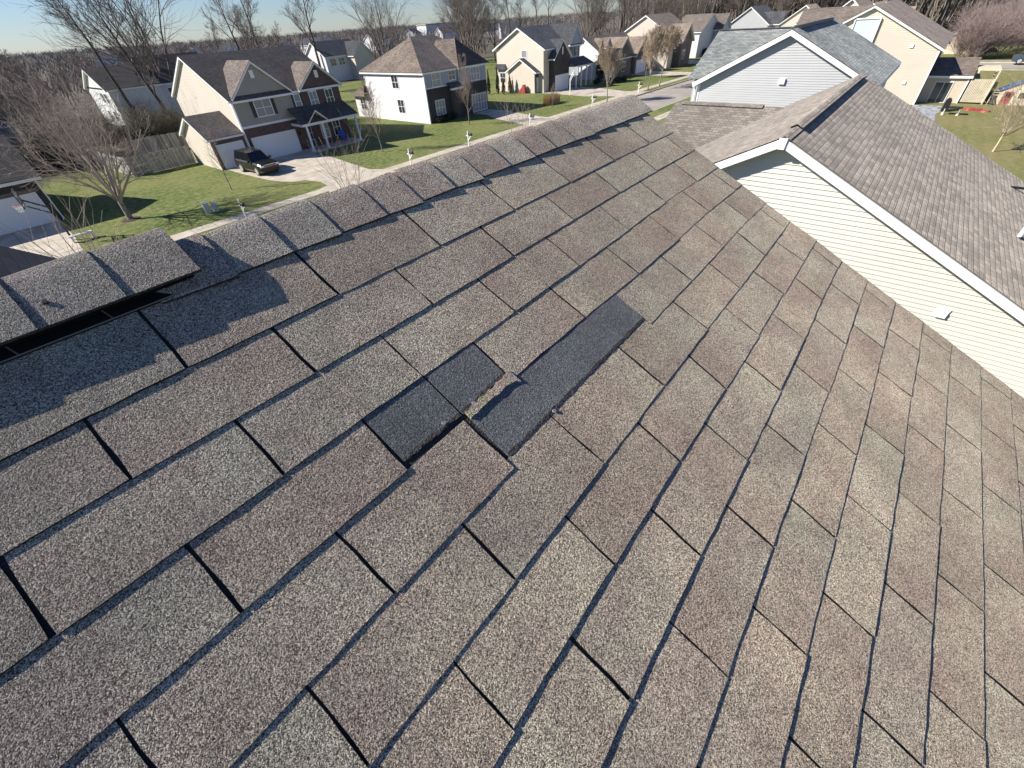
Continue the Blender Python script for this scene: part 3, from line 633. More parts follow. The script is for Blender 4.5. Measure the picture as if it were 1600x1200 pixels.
m=MB(); c=Vector((17.35,-4.72,5.09)); m.tube([c+Vector((0,0,-.1)),c+Vector((0,0,.36))],[.055,.055],12); v=m.build('vent_pipe',PIPE,n1)
m=MB(); m.tube([c+Vector((0,0,-.06)),c+Vector((0,0,.05))],[.14,.085],12); m.build('pipe_flashing',BLACKP,v)
m=MB(); c=Vector((22.4,-4.75,5.0)); m.box(c.x-.03,c.y-1.3,c.z+.06,c.x+.05,c.y+.1,c.z+.12); m.build('roof_flashing_strip',BLACKP,n1)
# ---- second house along: pale grey gable, green grey roof
n2=thing('house','pale grey sided house with a green grey roof, second along on our side','house',(35,5,0))
X0,X1,YR,ZR=30.,40.6,4.97,9.13; YF,YB=9.25,.55; ze=ZR-4.3*.5
m=MB(); stepped(m,X0-.3,X1,YR,ZR,YB,-1); stepped(m,X0-.3,X1,YR,ZR,YF+.1,1); m.build('roof',SR_N2,n2)
m=MB()
for ye in (YB,YF+.1):
    z=ZR-abs(ye-YR)*SL; m.prism([(X0-.32,YR,ZR-.03),(X1,YR,ZR-.03),(X1,ye,z-.03),(X0-.32,ye,z-.03)],(0,0,-.22))
m.build('rake_trim',WHITE,n2)
P=[(X0,YB+.3,0),(X0,YF-.2,0),(X0,YF-.2,ze+.0),(X0,YR,ZR-.2),(X0,YB+.3,ze)]
m=MB(); m.prism(P,(X1-X0-.3,0,0)); m.build('wall',S_PALEBLUE,n2)
m=MB(); laps(m,P,(-1,0,0),.105,.018); m.build('lap_siding',S_PALEBLUE,n2)
m=MB(); m.box(X0-.03,YF-.24,0,X0+.1,YF-.1,ze-.1); m.build('corner_trim',WHITE,n2)
downspout(n2,X0-.1,YF-.02,ze-.15)
m=MB(); m.bar((X0-.2,YF+.12,ze-.12),(X1,YF+.12,ze-.12),.13,.13); m.build('gutter',WHITE,n2)
m=MB(); u,n=frame_axes('-x'); obox(m,(X0,4.78,7.02),u,n,-.14,.14,-.12,.12,.02,.12); m.build('wall_vent',WHITE,n2)
XW,ZW,YW=34.,9.03,9.86
m=MB(); m.prism([(XW,5,ZW),(XW,YW,ZW),(30.15,YW,ZW-1.95),(30.15,5,ZW-1.95)],(0,0,-.05)); m.prism([(XW,5,ZW),(XW,YW,ZW),(38,YW,ZW-2),(38,5,ZW-2)],(0,0,-.05)); m.build('wing_roof',SR_N2,n2)
m=MB(); m.bar((XW,5,ZW+.0),(XW,YW,ZW+.0),.3,.05); m.build('wing_ridge_cap',SR_GREY,n2)
m=MB(); m.prism([(30.4,YW-.3,0),(37.7,YW-.3,0),(37.7,YW-.3,ZW-2.),(XW,YW-.3,ZW-.15),(30.4,YW-.3,ZW-1.95)],(0,-4,0)); m.build('wing_wall',S_PALEBLUE,n2)
vent_cap(n2,(X0+.8,YR,ZR),(X1-1.2,YR,ZR),w=.14,h=.1)
# ---- third house on our side: cream gable far behind, extension and deck
n3=thing('house','large cream sided house with a one storey rear extension, beyond the green grey roof','house',(80,4,0))
X0,X1,YR,ZR=75.,86.,6.6,9.1; YB=-.95; YF=14.; ze=ZR-(YR-YB)*.5
gable_x(n3,X0-.4,X1,YB-.4,YF+.3,ze-.2,ZR,SR_BROWN,yr=YR)
P=[(X0,YB,0),(X0,YF,0),(X0,YF,ZR-.2-(YF-YR)*.5),(X0,YR,ZR-.2),(X0,YB,ze-.15)]
m=MB(); m.prism(P,(X1-X0-.3,0,0)); m.build('wall',S_CREAM,n3)
m=MB(); laps(m,P,(-1,0,0),.2,.02); m.build('lap_siding',S_CREAM,n3)
m=MB(); m.box(X0-.04,YB-.03,0,X0+.12,YB+.1,ze-.2); m.build('corner_trim',WHITE,n3)
for y,z in ((1.72,5.42),(.9,2.09)):
    m=MB(); u,n=frame_axes('-x'); obox(m,(X0,y,z),u,n,-.16,.16,-.14,.14,.02,.12); m.build('wall_vent',WHITE,n3)
m=MB(); m.prism([(X0-.15,8.04,7.95),(X0-.15,5.62,7.97),(X0-.15,5.62,5.3),(X0-.15,8.05,5.9)],(.15,0,0)); ins=m.build('chimney_bump_out',mat('pale_blue_siding',(.50,.58,.62),.5),n3)
m=MB()
q=[Vector((X0-.2,8.04,7.95)),Vector((X0-.2,5.62,7.97)),Vector((X0-.2,5.62,5.3)),Vector((X0-.2,8.05,5.9))]
for a,b in ((0,1),(1,2),(3,0)): m.bar(q[a],q[b],.12,.12,up=Vector((1,0,0)))
m.build('bump_out_trim',WHITE,ins)
m=MB(); laps(m,[(X0-.15,8.0,7.9),(X0-.15,5.68,7.9),(X0-.15,5.68,5.4),(X0-.15,8.0,5.95)],(-1,0,0),.2,.02); m.build('bump_out_siding',MC['pale_blue_siding'],ins)
gable_y(n3,6.6,15,77.5,85,6.3,9.0,SR_BROWN,name='front_wing_roof')
# second roof block going on behind
gable_x(n3,86,100,-1.6,15,5.0,9.2,SR_BROWN,name='rear_roof',yr=6.8)
m=MB(); m.prism([(86.1,-1.2,0),(86.1,14.6,0),(86.1,14.6,5.),(86.1,6.8,8.9),(86.1,-1.2,5.)],(13.5,0,0)); m.build('rear_wall',S_CREAM,n3)
# extension
m=MB(); m.prism([(77,-.9,2.6),(77,-4.95,2.6),(80.9,-4.95,3.95),(80.9,-.9,3.95)],(0,0,-.06)); m.build('extension_roof',ROOFA,n3)
m=MB(); m.box(76.95,-4.98,2.36,77.03,-.95,2.56); m.build('extension_fascia',WHITE,n3)
m=MB(); m.prism([(77.25,-4.7,0),(77.25,-4.7,2.58),(80.8,-4.7,3.8),(80.8,-4.7,0)],(0,3.9,0)); m.build('extension_wall',mat('beige_siding',(.52,.45,.36),.6,var=.05),n3)
m=MB(); m.box(77.2,-4.8,0,77.3,-4.68,2.4); m.build('extension_corner_trim',WHITE,n3)
window(n3,(77.24,-2.78,1.0),1.5,1.9,'-x',cols=2,rows=1,tw=.07,name='sliding_door')
# ---- pergola deck and slatted screen beside it
PALE=mat('pale_deck_timber',(.60,.53,.40),.7,var=.15,vscale=2)
pg=thing('pergola','pale slatted pergola over a deck beside the cream house extension','pergola',(79.5,-6.4,0))
m=MB()
for i in range(13): x=77.2+i*.32; m.box(x,-6.95,3.05,x+.07,-5.05,3.2)
m.build('roof_slats',PALE,pg)
m=MB()
for y in (-5.2,-6.9): m.box(77.,y-.05,2.85,81.3,y+.05,3.04)
m.build('beams',PALE,pg)
for x,y in ((77.1,-6.9),(81.2,-6.9),(81.2,-5.2)):
    m=MB(); m.box(x-.06,y-.06,0,x+.06,y+.06,2.85); m.build('post',PALE,pg)
m=MB(); m.box(77.3,-7.0,.2,81.2,-5.05,.45); m.build('deck_floor',PALE,pg)
sc=thing('slatted_screen','pale vertical slatted screen standing between the extension and the dark playset','fence',(77.2,-5.8,0))
m=MB()
for i in range(15): y=-5.0-i*.14; m.box(77.15,y-.05,.15,77.2,y+.05,2.3)
m.build('slats',PALE,sc)
m=MB(); m.box(77.2,-7.05,.3,77.26,-4.95,.4); m.box(77.2,-7.05,2.1,77.26,-4.95,2.2); m.build('rails',PALE,sc)
# ---- playhouse
RED=mat('red_plastic',(.30,.05,.045),.45); BLUEP=mat('blue_plastic',(.06,.12,.27),.5); GREENR=mat('green_black_roof',(.02,.045,.04),.6); BEIGEP=mat('beige_plastic',(.62,.54,.42),.6)
ph=thing('playhouse','beige toy playhouse with a red door and blue canopy on the back lawn','playhouse',(77.5,-9.2,0))
m=MB(); m.prism([(77.2,-7.9,0),(77.2,-10.6,0),(77.2,-10.6,1.35),(77.2,-9.2,2.0),(77.2,-7.9,1.35)],(1.6,0,0)); m.build('wall',BEIGEP,ph)
m=MB()
for ye in (-7.75,-10.75): m.prism([(77.05,-9.2,2.08),(79,-9.2,2.08),(79,ye,1.33),(77.05,ye,1.33)],(0,0,-.06))
m.build('roof',BLUEP,ph)
m=MB(); m.box(77.1,-8.95,0,77.2,-8.25,1.25); d=m.build('door',RED,ph)
m=MB(); m.box(77.05,-8.8,.75,77.1,-8.4,1.1); m.build('door_window',DOORM,d)
m=MB(); m.box(77.1,-10.2,.7,77.2,-9.5,1.15); m.build('side_window',DOORM,ph)
m=MB(); m.prism([(78.4,-9.6,2.1),(79.9,-9.6,2.1),(79.15,-9.6,3.35)],(0,-1.3,0)); m.build('tower_roof',GREENR,ph)
m=MB(); 
for x in (78.45,79.85):
    for y in (-9.65,-10.85): m.box(x-.04,y-.04,0,x+.04,y+.04,2.1)
m.build('tower_posts',BEIGEP,ph)
ps=thing('climbing_frame','small black and tan climbing playset beside the slatted screen','playset',(78.2,-6.9,0))
DKP=mat('dark_green_plastic',(.018,.022,.02),.5)
m=MB(); m.box(77.6,-6.3,.1,78.9,-6.38,1.5); m.box(77.6,-7.3,.1,77.68,-6.3,1.45); m.prism([(77.5,-6.25,1.45),(78.95,-6.25,1.45),(78.3,-6.25,1.95)],(0,-1.1,0)); m.build('tower',DKP,ps)
m=MB()
for k in range(6): z=.2+k*.22; m.bar((77.55,-7.35,z),(77.55,-7.95,z),.05)
for y in (-7.33,-7.97): m.bar((77.3,y,0),(77.6,y,1.5),.06)
m.build('ladder',PALE,ps)
m=MB(); m.prism([(76.9,-7.5,.05),(76.9,-7.95,.05),(77.9,-7.95,1.2),(77.9,-7.5,1.2)],(0,0,.05)); m.build('slide',DKP,ps)
sb=thing('sandbox','low red lidded sandbox lying on the back lawn','sandbox',(72.7,-6.7,0))
m=MB(); m.tube([(72.9,-5.9,.0),(72.9,-5.9,.22)],[.5,.46],14); m.box(72.4,-6.9,0,73.2,-5.9,.2); m.build('tub',RED,sb)
m=MB(); m.tube([(72.3,-7.2,.0),(72.3,-7.2,.14)],[.4,.36],14); m.build('lid',mat('faded_red',(.33,.09,.06),.6),sb)
tb=thing('patio_table','dark patio table with pale feet at the lawn edge','table',(69.6,-4.35,0))
m=MB(); m.box(69.2,-5.1,.62,70.1,-3.6,.68)
for k in range(6): m.box(69.2,-5.1+k*.26,.68,70.1,-4.98+k*.26,.72)
m.build('tabletop',BLACKP,tb)
for x,y in ((69.3,-4.95),(69.3,-3.75),(70,-4.95),(70,-3.75)):
    m=MB(); m.tube([(x,y,0),(x,y,.62)],[.03,.03],6); m.tube([(x,y,0),(x,y,.16)],[.14,.12],8); m.build('leg',BEIGEP,tb)
gr=thing('grill','covered black grill by the sliding door','grill',(71.6,-3.9,0))
m=MB(); m.prism([(71.3,-3.5,0),(71.3,-4.1,0),(71.3,-4.05,.95),(71.3,-3.55,.95)],(1.0,0,0)); m.build('cover',BLACKP,gr)
m=MB(); m.prism([(71.28,-3.55,.95),(71.28,-4.05,.95),(71.28,-3.9,1.15),(71.28,-3.68,1.15)],(1.04,0,0)); m.build('hood',BLACKP,gr)
# ---- across the street: H0 with brick garage
h0=thing('house','dark brick fronted garage house at the left edge','house',(-1,53,0))
m=MB(); m.box(-8,48.8,0,3.5,57.3,3.2); m.build('wall',BRK_GREY,h0)
gable_x(h0,-8.3,3.97,48.3,57.8,3.25,5.6,SR_DARK,yr=53.05)
m=MB(); m.prism([(3.45,49,3.1),(3.45,57,3.1),(3.45,53.05,5.3)],(-.3,0,0)); m.build('gable_wall',S_TAUPE,h0)
garage(h0,-1.7,3.0,48.8,2.13,GDW,8)
m=MB(); m.box(-2,48.76,2.24,3.3,48.8,2.5); m.build('lintel',BRK_TAN,h0)
m=MB(); m.box(-8,55.5,0,-2.0,66,5.7); m.build('upper_wall',S_TAUPE,h0)
gable_x(h0,-8.3,-1.7,55.2,66.4,5.7,8.6,SR_DARK,name='main_roof')
downspout(h0,3.55,48.7,3.1)
# ---- H1
h1=thing('house','cream and dark red brick two storey house with a three car garage and a porch','house',(27,59,0))
gable_x(h1,20.6,33.5,51.6,66.8,5.62,9.15,SR_DARK,yr=59.3)
P=[(20.9,52,0),(20.9,66.4,0),(20.9,66.4,5.5),(20.9,59.3,8.95),(20.9,52,5.5)]
m=MB(); m.prism(P,(12.3,0,0)); m.build('wall',S_CREAM,h1)
m=MB(); laps(m,P,(-1,0,0),.13,.02); m.build('lap_siding',S_CREAM,h1)
m=MB(); m.box(20.95,51.86,3.2,27.3,52.,5.55); laps(m,[(20.95,51.85,3.25),(27.3,51.85,3.25),(27.3,51.85,5.55),(20.95,51.85,5.55)],(0,-1,0),.13,.02)
m.prism([(20.95,51.86,5.5),(27.3,51.86,5.5),(24.1,51.86,8.25)],(0,1,0)); laps(m,[(20.95,51.85,5.65),(27.2,51.85,5.65),(24.1,51.85,8.2)],(0,-1,0),.13,.02); m.build('taupe_front_wall',S_TAUPE,h1)
m=MB(); m.box(20.95,51.84,0,28.4,51.99,3.2); m.build('brick_garage_front',BRK_RED,h1)
m=MB(); m.box(28.4,51.7,0,33.2,51.99,5.5); m.prism([(28.4,51.7,5.5),(33.2,51.7,5.5),(30.85,51.7,7.6)],(0,1,0)); m.build('brick_gable_front',BRK_RED,h1)
m=MB(); m.box(27.35,51.8,3.2,28.4,51.98,5.5); m.build('porch_bay_siding',S_TAUPE,h1)
gable_y(h1,51.45,56.5,20.98,27.45,5.7,8.5,SR_TAN,name='front_gable_roof',xr=24.1)
gable_y(h1,51.3,55.5,28.1,33.55,5.62,7.85,SR_TAN,name='brick_gable_roof')
m=MB(); m.prism([(20.9,51.45,5.5),(27.4,51.45,5.5),(27.4,51.85,5.85),(20.9,51.85,5.85)],(0,0,-.06)); m.build('pent_roof',SR_DARK,h1)
m=MB(); m.box(20.95,51.8,3.08,27.3,51.86,3.28); m.box(20.9,51.43,5.3,27.4,51.5,5.48); m.box(20.86,51.78,0,21.0,52.02,5.4); m.box(27.22,51.8,3.2,27.34,51.9,5.4); m.build('trim_bands',WHITE,h1)
window(h1,(23.95,51.83,4.6),1.7,1.4,'-y',2,2,shut=.36,glass=BLIND)
window(h1,(27.85,51.8,4.6),.62,1.25,'-y',1,2,shut=.22,glass=BLIND)
window(h1,(29.75,51.7,4.5),.85,1.5,'-y',2,2,glass=BLIND); window(h1,(31.75,51.7,4.5),.85,1.5,'-y',2,2,glass=GLASS)
window(h1,(29.95,51.7,1.6),.85,1.6,'-y',2,2,glass=BLIND); window(h1,(31.55,51.7,1.6),.85,1.6,'-y',2,2,glass=GLASS)
for x,z in ((23.95,7.4),(30.85,6.75)):
    m=MB(); obox(m,(x,51.8 if x<25 else 51.68,z),*frame_axes('-y'),-.2,.2,-.32,.32,0,.06); m.build('gable_vent',WHITE,h1)
garage(h1,21.5,26.35,51.84,2.12,GDW,8)
for c in ((21.2,51.84,1.7),(26.8,51.84,1.7)): lamp(h1,c)
for x in (22.9,29.75,31.75,23.95):
    if x in (29.75,31.75): m=MB(); m.prism([(x-.12,51.66,5.42),(x+.12,51.66,5.42),(x+.07,51.66,5.2),(x-.07,51.66,5.2)],(0,.04,0)); m.build('keystone',WHITE,h1)
# third garage bay
P=[(17.55,52.2,0),(17.55,58.7,0),(17.55,58.7,2.75),(17.55,55.4,4.4),(17.55,52.2,2.75)]
m=MB(); m.prism(P,(3.3,0,0)); m.build('bay_wall',S_CREAM,h1)
m=MB(); laps(m,P,(-1,0,0),.13,.02); m.build('bay_lap_siding',S_CREAM,h1)
m=MB(); m.box(17.55,52.02,0,20.9,52.2,2.75); m.build('bay_brick_front',BRK_RED,h1)
m=MB(); m.prism([(17.2,55.4,4.58),(20.88,55.4,4.58),(20.88,51.75,2.84),(17.2,51.75,2.84)],(0,0,-.05)); m.prism([(17.2,55.4,4.58),(20.88,55.4,4.58),(20.88,59.05,2.84),(17.2,59.05,2.84)],(0,0,-.05)); m.build('bay_roof',SR_BROWN,h1)
m=MB(); m.prism([(17.22,55.4,4.52),(20.86,55.4,4.52),(20.86,51.77,2.78),(17.22,51.77,2.78)],(0,0,-.18)); m.prism([(17.22,55.4,4.52),(20.86,55.4,4.52),(20.86,59.03,2.78),(17.22,59.03,2.78)],(0,0,-.18)); m.build('bay_rake_trim',WHITE,h1)
garage(h1,17.95,20.5,52.02,2.12,GDW,4)
downspout(h1,20.95,51.7,5.3)
# porch
m=MB()
m.prism([(26.3,51.7,4.15),(33.2,51.9,4.15),(33.4,49.4,2.85),(26.1,49.4,2.85)],(0,0,-.06)); pr_=m.build('porch_roof',SR_DARK,h1)
gable_y(h1,49.2,51.6,26.9,29.3,2.95,3.95,SR_DARK,name='porch_gable_roof',f=.12)
m=MB(); m.box(26.2,49.42,2.55,33.3,49.55,2.78); m.box(33.15,49.5,2.55,33.3,51.9,2.78); m.box(26.2,49.5,2.55,26.33,51.9,2.78); m.build('porch_beam',WHITE,h1)
for x in (26.7,28.6,33.0):
    m=MB(); m.box(x-.09,49.5,.1,x+.09,49.68,2.55); m.box(x-.14,49.45,.1,x+.14,49.73,.3); m.build('porch_post',WHITE,h1)
m=MB(); m.box(26.45,49.35,0,33.3,51.7,.14); m.build('porch_floor',CONC,h1)
window(h1,(28.3,51.8,1.2),.95,2.05,'-y',2,3,glass=DOORM,name='front_door')
ch=thing('porch_chair','blue slatted chair on the brick house porch','chair',(31.7,50.9,.14))
BLUEC=mat('blue_chair',(.02,.09,.42),.45)
m=MB(); m.box(31.4,50.6,.5,32.05,51.15,.58); m.build('seat',BLUEC,ch)
m=MB(); m.prism([(31.4,51.1,.55),(32.05,51.1,.55),(32.05,51.35,1.25),(31.4,51.35,1.25)],(0,.05,0)); m.build('backrest',BLUEC,ch)
for x in (31.42,32.03):
    for y in (50.62,51.12):
        m=MB(); m.box(x-.03,y-.03,.14,x+.03,y+.03,.75 if y<51 else .55); m.build('leg',BLUEC,ch)
# ---- H2
h2=thing('house','white sided house with a hipped tan roof and dark brick lower front','house',(50,55,0))
m=MB()
E0=[(43.55,48.65),(55.9,48.65),(55.9,62.2),(43.55,62.2)]
ze=5.62; A=Vector((48.3,55.4,8.98)); B=Vector((52.6,55.4,8.98)); V=[Vector((x,y,ze)) for x,y in E0]
for q in ([V[0],V[1],B,A],[V[1],V[2],B],[V[2],V[3],A,B],[V[3],V[0],A]): m.prism(q,(0,0,-.05))
o=m.build('roof',SR_TAN,h2)
m=MB(); q=[V[0]+Vector((0,0,.03)),V[1]+Vector((0,0,.03)),B+Vector((0,0,.03)),A+Vector((0,0,.03))]; m.prism(q,(0,0,-.02)); m.build('front_roof_slope',SR_BROWN,h2)  # darker sheet over the tan front slope, its shade painted as brown shingles
m=MB()
Wc=[(49.7,48.3),(55.9,48.3)]; T1=Vector((51.9,50.6,8.55)); T2=Vector((52.4,54.5,8.55))
m.prism([Vector((49.7,48.3,5.66)),Vector((49.7,55,5.66)),Vector((50.7,53,8.55)),Vector((51.9,50.6,8.55))],(0,0,-.05)); m.build('wing_roof_sunlit_tone',SR_TAN,h2)  # sun-facing side of the wing, its lit tone painted as tan shingles
m=MB(); m.prism([Vector((49.7,48.3,5.66)),T1,Vector((55.95,48.3,5.66))],(0,0,-.05)); m.prism([Vector((55.95,48.3,5.66)),T1,Vector((51.7,53.5,8.55)),Vector((55.95,54,5.66))],(0,0,-.05)); m.build('wing_roof_shaded_tone',SR_DARK,h2)  # sides turned from the sun, same roof with shade painted as dark shingles
m=MB(); m.box(43.6,48.7,5.36,55.85,62.15,5.57); m.box(49.75,48.35,5.38,55.9,48.7,5.6); m.build('fascia',WHITE,h2)
m=MB(); m.box(43.95,49.1,0,55.5,61.8,5.36); m.build('wall',S_WHITE,h2)
m=MB(); laps(m,[(43.95,49.1,0),(43.95,61.8,0),(43.95,61.8,5.36),(43.95,49.1,5.36)],(-1,0,0),.13,.02); m.build('lap_siding',S_WHITE,h2)
m=MB(); m.box(43.97,48.95,3.85,49.9,49.09,5.36); m.box(49.9,48.7,3.7,55.5,49.09,5.4); m.build('blue_grey_upper_front',S_BLUEGREY,h2)
m=MB(); m.box(43.97,48.93,0,49.9,49.09,3.85); m.box(49.9,48.68,0,55.5,49.09,3.7); m.build('brick_front',BRK_GREY,h2)
m=MB(); m.box(43.85,48.88,0,44.0,49.12,5.36); m.box(43.97,48.9,3.8,49.9,48.95,3.92); m.build('corner_trim',WHITE,h2)
window(h2,(46,48.95,4.65),1.45,1.4,'-y',2,2,glass=BLIND); window(h2,(48.9,48.95,4.85),1.2,.95,'-y',2,2,glass=GLASS); window(h2,(53.2,48.7,4.6),1.7,1.4,'-y',3,2,glass=BLIND)
window(h2,(46.1,48.93,1.6),1.6,1.6,'-y',3,2,glass=BLIND)
window(h2,(43.95,54.9,4.5),1.25,1.35,'-x',2,2,glass=GLASS,tw=.08); window(h2,(43.95,54.5,1.75),1.25,1.5,'-x',2,2,glass=GLASS,tw=.08)
m=MB(); m.box(47.9,48.4,0,49.95,48.95,3.6); m.build('entry_brick',BRK_GREY,h2)
m=MB(); m.prism([(47.7,48.1,3.6),(50,48.1,3.6),(50,48.9,4.1),(47.7,48.9,4.1)],(0,0,-.08)); m.build('entry_roof',SR_DARK,h2)
m=MB(); m.box(47.75,48.05,3.3,50,48.4,3.52); m.build('entry_fascia',WHITE,h2)
m=MB(); cpts=[(48.35,48.38,0.1),(49.45,48.38,.1),(49.45,48.38,2.1)]+[(48.9+.55*math.cos(R(a)),48.38,2.1+.55*math.sin(R(a))) for a in range(15,180,15)]+[(48.35,48.38,2.1)]
m.prism(cpts,(0,.05,0)); m.build('front_door_arch',DOORM,h2)
window(h2,(53.65,48.68,1.2),3.0,2.0,'-y',5,2,glass=BLIND,name='garage_window_door')
P=[(44.0,61.8,0),(44.0,65.3,0),(44.0,65.3,2.6),(44.0,61.8,2.9)]
m=MB(); m.prism(P,(6,0,0)); m.build('rear_wall',S_WHITE,h2)
m=MB(); m.prism([(43.6,61.8,4.0),(50,61.8,4.0),(50.2,65.7,2.7),(43.5,65.7,2.7)],(0,0,-.06)); m.prism([(43.6,61.8,4.0),(43.5,65.7,2.7),(43.3,61.8,2.75)],(0,0,-.06)); m.build('rear_roof',SR_TAN,h2)
window(h2,(44.0,63.4,1.7),1.2,1.3,'-x',2,2,glass=GLASS,tw=.05)
# ---- H3
h3=thing('house','beige sided house with a steep slate roof, side garage and dark brick front','house',(77,56,0))
gable_x(h3,71.6,83,49.8,61.3,6.0,8.9,SR_GREY,yr=55.5)
P=[(72,50.3,0),(72,60.6,0),(72,60.6,5.9),(72,55.5,8.65),(72,50.3,5.9)]
m=MB(); m.prism(P,(10.8,0,0)); m.build('wall',S_CREAM,h3)
m=MB(); laps(m,P,(-1,0,0),.2,.02); m.build('lap_siding',S_CREAM,h3)
gable_x(h3,70.7,74.5,51.0,57.9,3.0,4.85,SR_GREY,name='side_garage_roof')
P=[(71.1,51.6,0),(71.1,57.4,0),(71.1,57.4,2.95),(71.1,54.5,4.6),(71.1,51.6,2.95)]
m=MB(); m.prism(P,(1.2,0,0)); m.build('side_garage_wall',S_CREAM,h3)
m=MB(); m.box(71.1,51.4,0,74,51.6,2.95); m.build('side_garage_brick',BRK_GREY,h3)
garage(h3,71.5,73.6,51.4,2.1,GDW,4)
window(h3,(72,54.4,5.35),1.0,.9,'-x',1,1,glass=BLIND,trim=WHITE)
window(h3,(72,59.4,2.0),1.2,1.4,'-x',2,2,glass=GLASS); 
m=MB(); m.prism([(71.5,58.4,3.3),(71.5,60.9,3.3),(72,60.7,4),(72,58.6,4)],(0,0,-.08)); m.build('bay_roof',SR_GREY,h3)
m=MB(); m.box(73.6,49.2,0,78.4,50.3,4.6); m.prism([(73.6,49.2,4.6),(78.4,49.2,4.6),(76,49.2,6.9)],(0,1.5,0)); m.build('brick_front',BRK_GREY,h3)
gable_y(h3,48.9,54,73.2,78.8,4.6,7.1,SR_GREY,name='brick_gable_roof')
garage(h3,74.0,78.0,49.2,2.15,GDW,8)
m=MB(); m.box(78.4,50.0,0,82.8,50.3,6); m.prism([(79.0,49.7,6.1),(82.9,49.7,6.1),(80.95,49.7,8.5)],(0,.5,0)); m.build('blue_front_wall',S_BLUEGREY,h3)
gable_y(h3,49.4,55.5,78.6,83.3,6.1,8.9,SR_GREY,name='front_gable_roof')
window(h3,(79.7,50,5.1),.8,1.4,'-y',2,2,shut=.25); window(h3,(81.6,50,5.1),.8,1.4,'-y',2,2,shut=.25)
m=MB(); obox(m,(76,49.18,5.5),*frame_axes('-y'),-.15,.15,-.5,.5,0,.05); m.build('gable_vent',WHITE,h3)
m=MB(); m.prism([(78.3,50.1,4.2),(84.3,50.1,4.2),(84.5,47.9,3.2),(78.2,47.9,3.2)],(0,0,-.07)); m.build('porch_roof',SR_GREY,h3)
m=MB(); m.box(78.3,47.95,2.9,84.4,48.1,3.12); m.build('porch_beam',WHITE,h3)
for x in (78.9,80.5,82.3,84.1):
    m=MB(); m.box(x-.12,47.95,0,x+.12,48.15,2.9); m.build('porch_post',WHITE,h3)
window(h3,(80.2,50,1.6),.9,1.6,'-y',2,2); window(h3,(82.0,50,1.2),.9,2.0,'-y',1,1,glass=DOORM,name='front_door')
# ---- H4
h4=thing('house','single storey white house with a tan many gabled roof, fifth across the street','house',(96,50,0))
m=MB(); m.box(89,47.6,0,105,57,3.1); m.prism([(89,47.6,3.1),(89,57,3.1),(89,52.8,6.4)],(1,0,0)); m.build('wall',S_WHITE,h4)
m=MB(); laps(m,[(89,47.6,0),(89,57,0),(89,57,3.1),(89,52.8,6.4),(89,47.6,3.1)],(-1,0,0),.25,.02); m.build('lap_siding',S_WHITE,h4)
gable_x(h4,88.6,105,47.2,58.3,3.05,6.6,SR_BROWN,yr=53)
gable_y(h4,46.9,53,91.2,99.2,3.05,6.2,SR_TAN,name='front_gable_roof')
m=MB(); m.prism([(92.2,47.3,2.9),(98.2,47.3,2.9),(95.2,47.3,5.4)],(0,1,0)); m.box(92.2,47.3,0,98.2,47.7,3); m.build('brick_gable',BRK_TAN,h4)
gable_y(h4,46.3,53,98.4,105.4,3.05,5.9,SR_TAN,name='garage_gable_roof')
m=MB(); m.prism([(98.8,46.7,2.9),(105,46.7,2.9),(101.9,46.7,5.5)],(0,1,0)); m.box(98.8,46.7,0,105,47.3,3); m.build('garage_brick',BRK_TAN,h4)
garage(h4,99.6,103.9,46.7,2.1,GDW,8)
m=MB(); m.prism([(90.4,48.9,4.6),(92.4,48.9,4.6),(91.4,48.9,5.9)],(0,.5,0)); dm=m.build('dormer',S_BLUEGREY,h4); gable_y(h4,48.7,52,90.1,92.7,4.9,6.3,SR_TAN,name='dormer_roof',f=.1)
window(h4,(95.2,47.3,1.6),1.4,1.5,'-y',2,2)
# ---- simpler houses further along
def simple(label,x0,x1,y0,y1,ze,zr,ms,mr,axis='x',name='house',wing=None,win=(),roofm2=None,laps_=False):
    h=thing(name,label,'house',((x0+x1)/2,(y0+y1)/2,0))
    m=MB()
    if axis=='x':
        yr=(y0+y1)/2; m.prism([(x0,y0,0),(x0,y1,0),(x0,y1,ze-.1),(x0,yr,zr-.2),(x0,y0,ze-.1)],(x1-x0,0,0)); m.build('wall',ms,h); gable_x(h,x0-.4,x1+.4,y0-.4,y1+.4,ze-.15,zr,mr)
    else:
        xr=(x0+x1)/2; m.prism([(x0,y0,0),(x1,y0,0),(x1,y0,ze-.1),(xr,y0,zr-.2),(x0,y0,ze-.1)],(0,y1-y0,0)); m.build('wall',ms,h); gable_y(h,y0-.4,y1+.4,x0-.4,x1+.4,ze-.15,zr,mr)
    if wing:
        a,b,yf,z0,z1,mw=wing
        m=MB(); m.prism([(a,yf,0),(b,yf,0),(b,yf,z0-.1),((a+b)/2,yf,z1-.2),(a,yf,z0-.1)],(0,abs(y0-yf)+1,0)); m.build('front_wall',mw,h)
        gable_y(h,yf-.4,y0+3.5,a-.4,b+.4,z0,z1,roofm2 or mr,name='wing_roof')
    for c,w,hh,f in win: window(h,c,w,hh,f,2,2)
    return h
simple('cream gabled house behind the brown leafed street trees',110,122,45,56.4,5.9,9.0,S_CREAM,SR_BROWN,wing=(113,119,43.2,4.2,7.2,BRK_TAN),roofm2=SR_TAN,win=[((115,43.2,2),1.5,1.5,'-y')])
h5=simple('low cream garage wing with a brown gable, in front of the cream gabled house',108.6,111,44.0,50.8,3.6,5.1,S_CREAM,SR_BROWN,name='garage')
simple('white house with a tall brown roof at the bend of the street',132,145,46.5,53,5.2,8.2,S_WHITE,SR_BROWN,axis='y',wing=(141,147,44.5,5,8,S_BLUEGREY),win=[((143.5,44.5,2.2),2,1.6,'-y')])
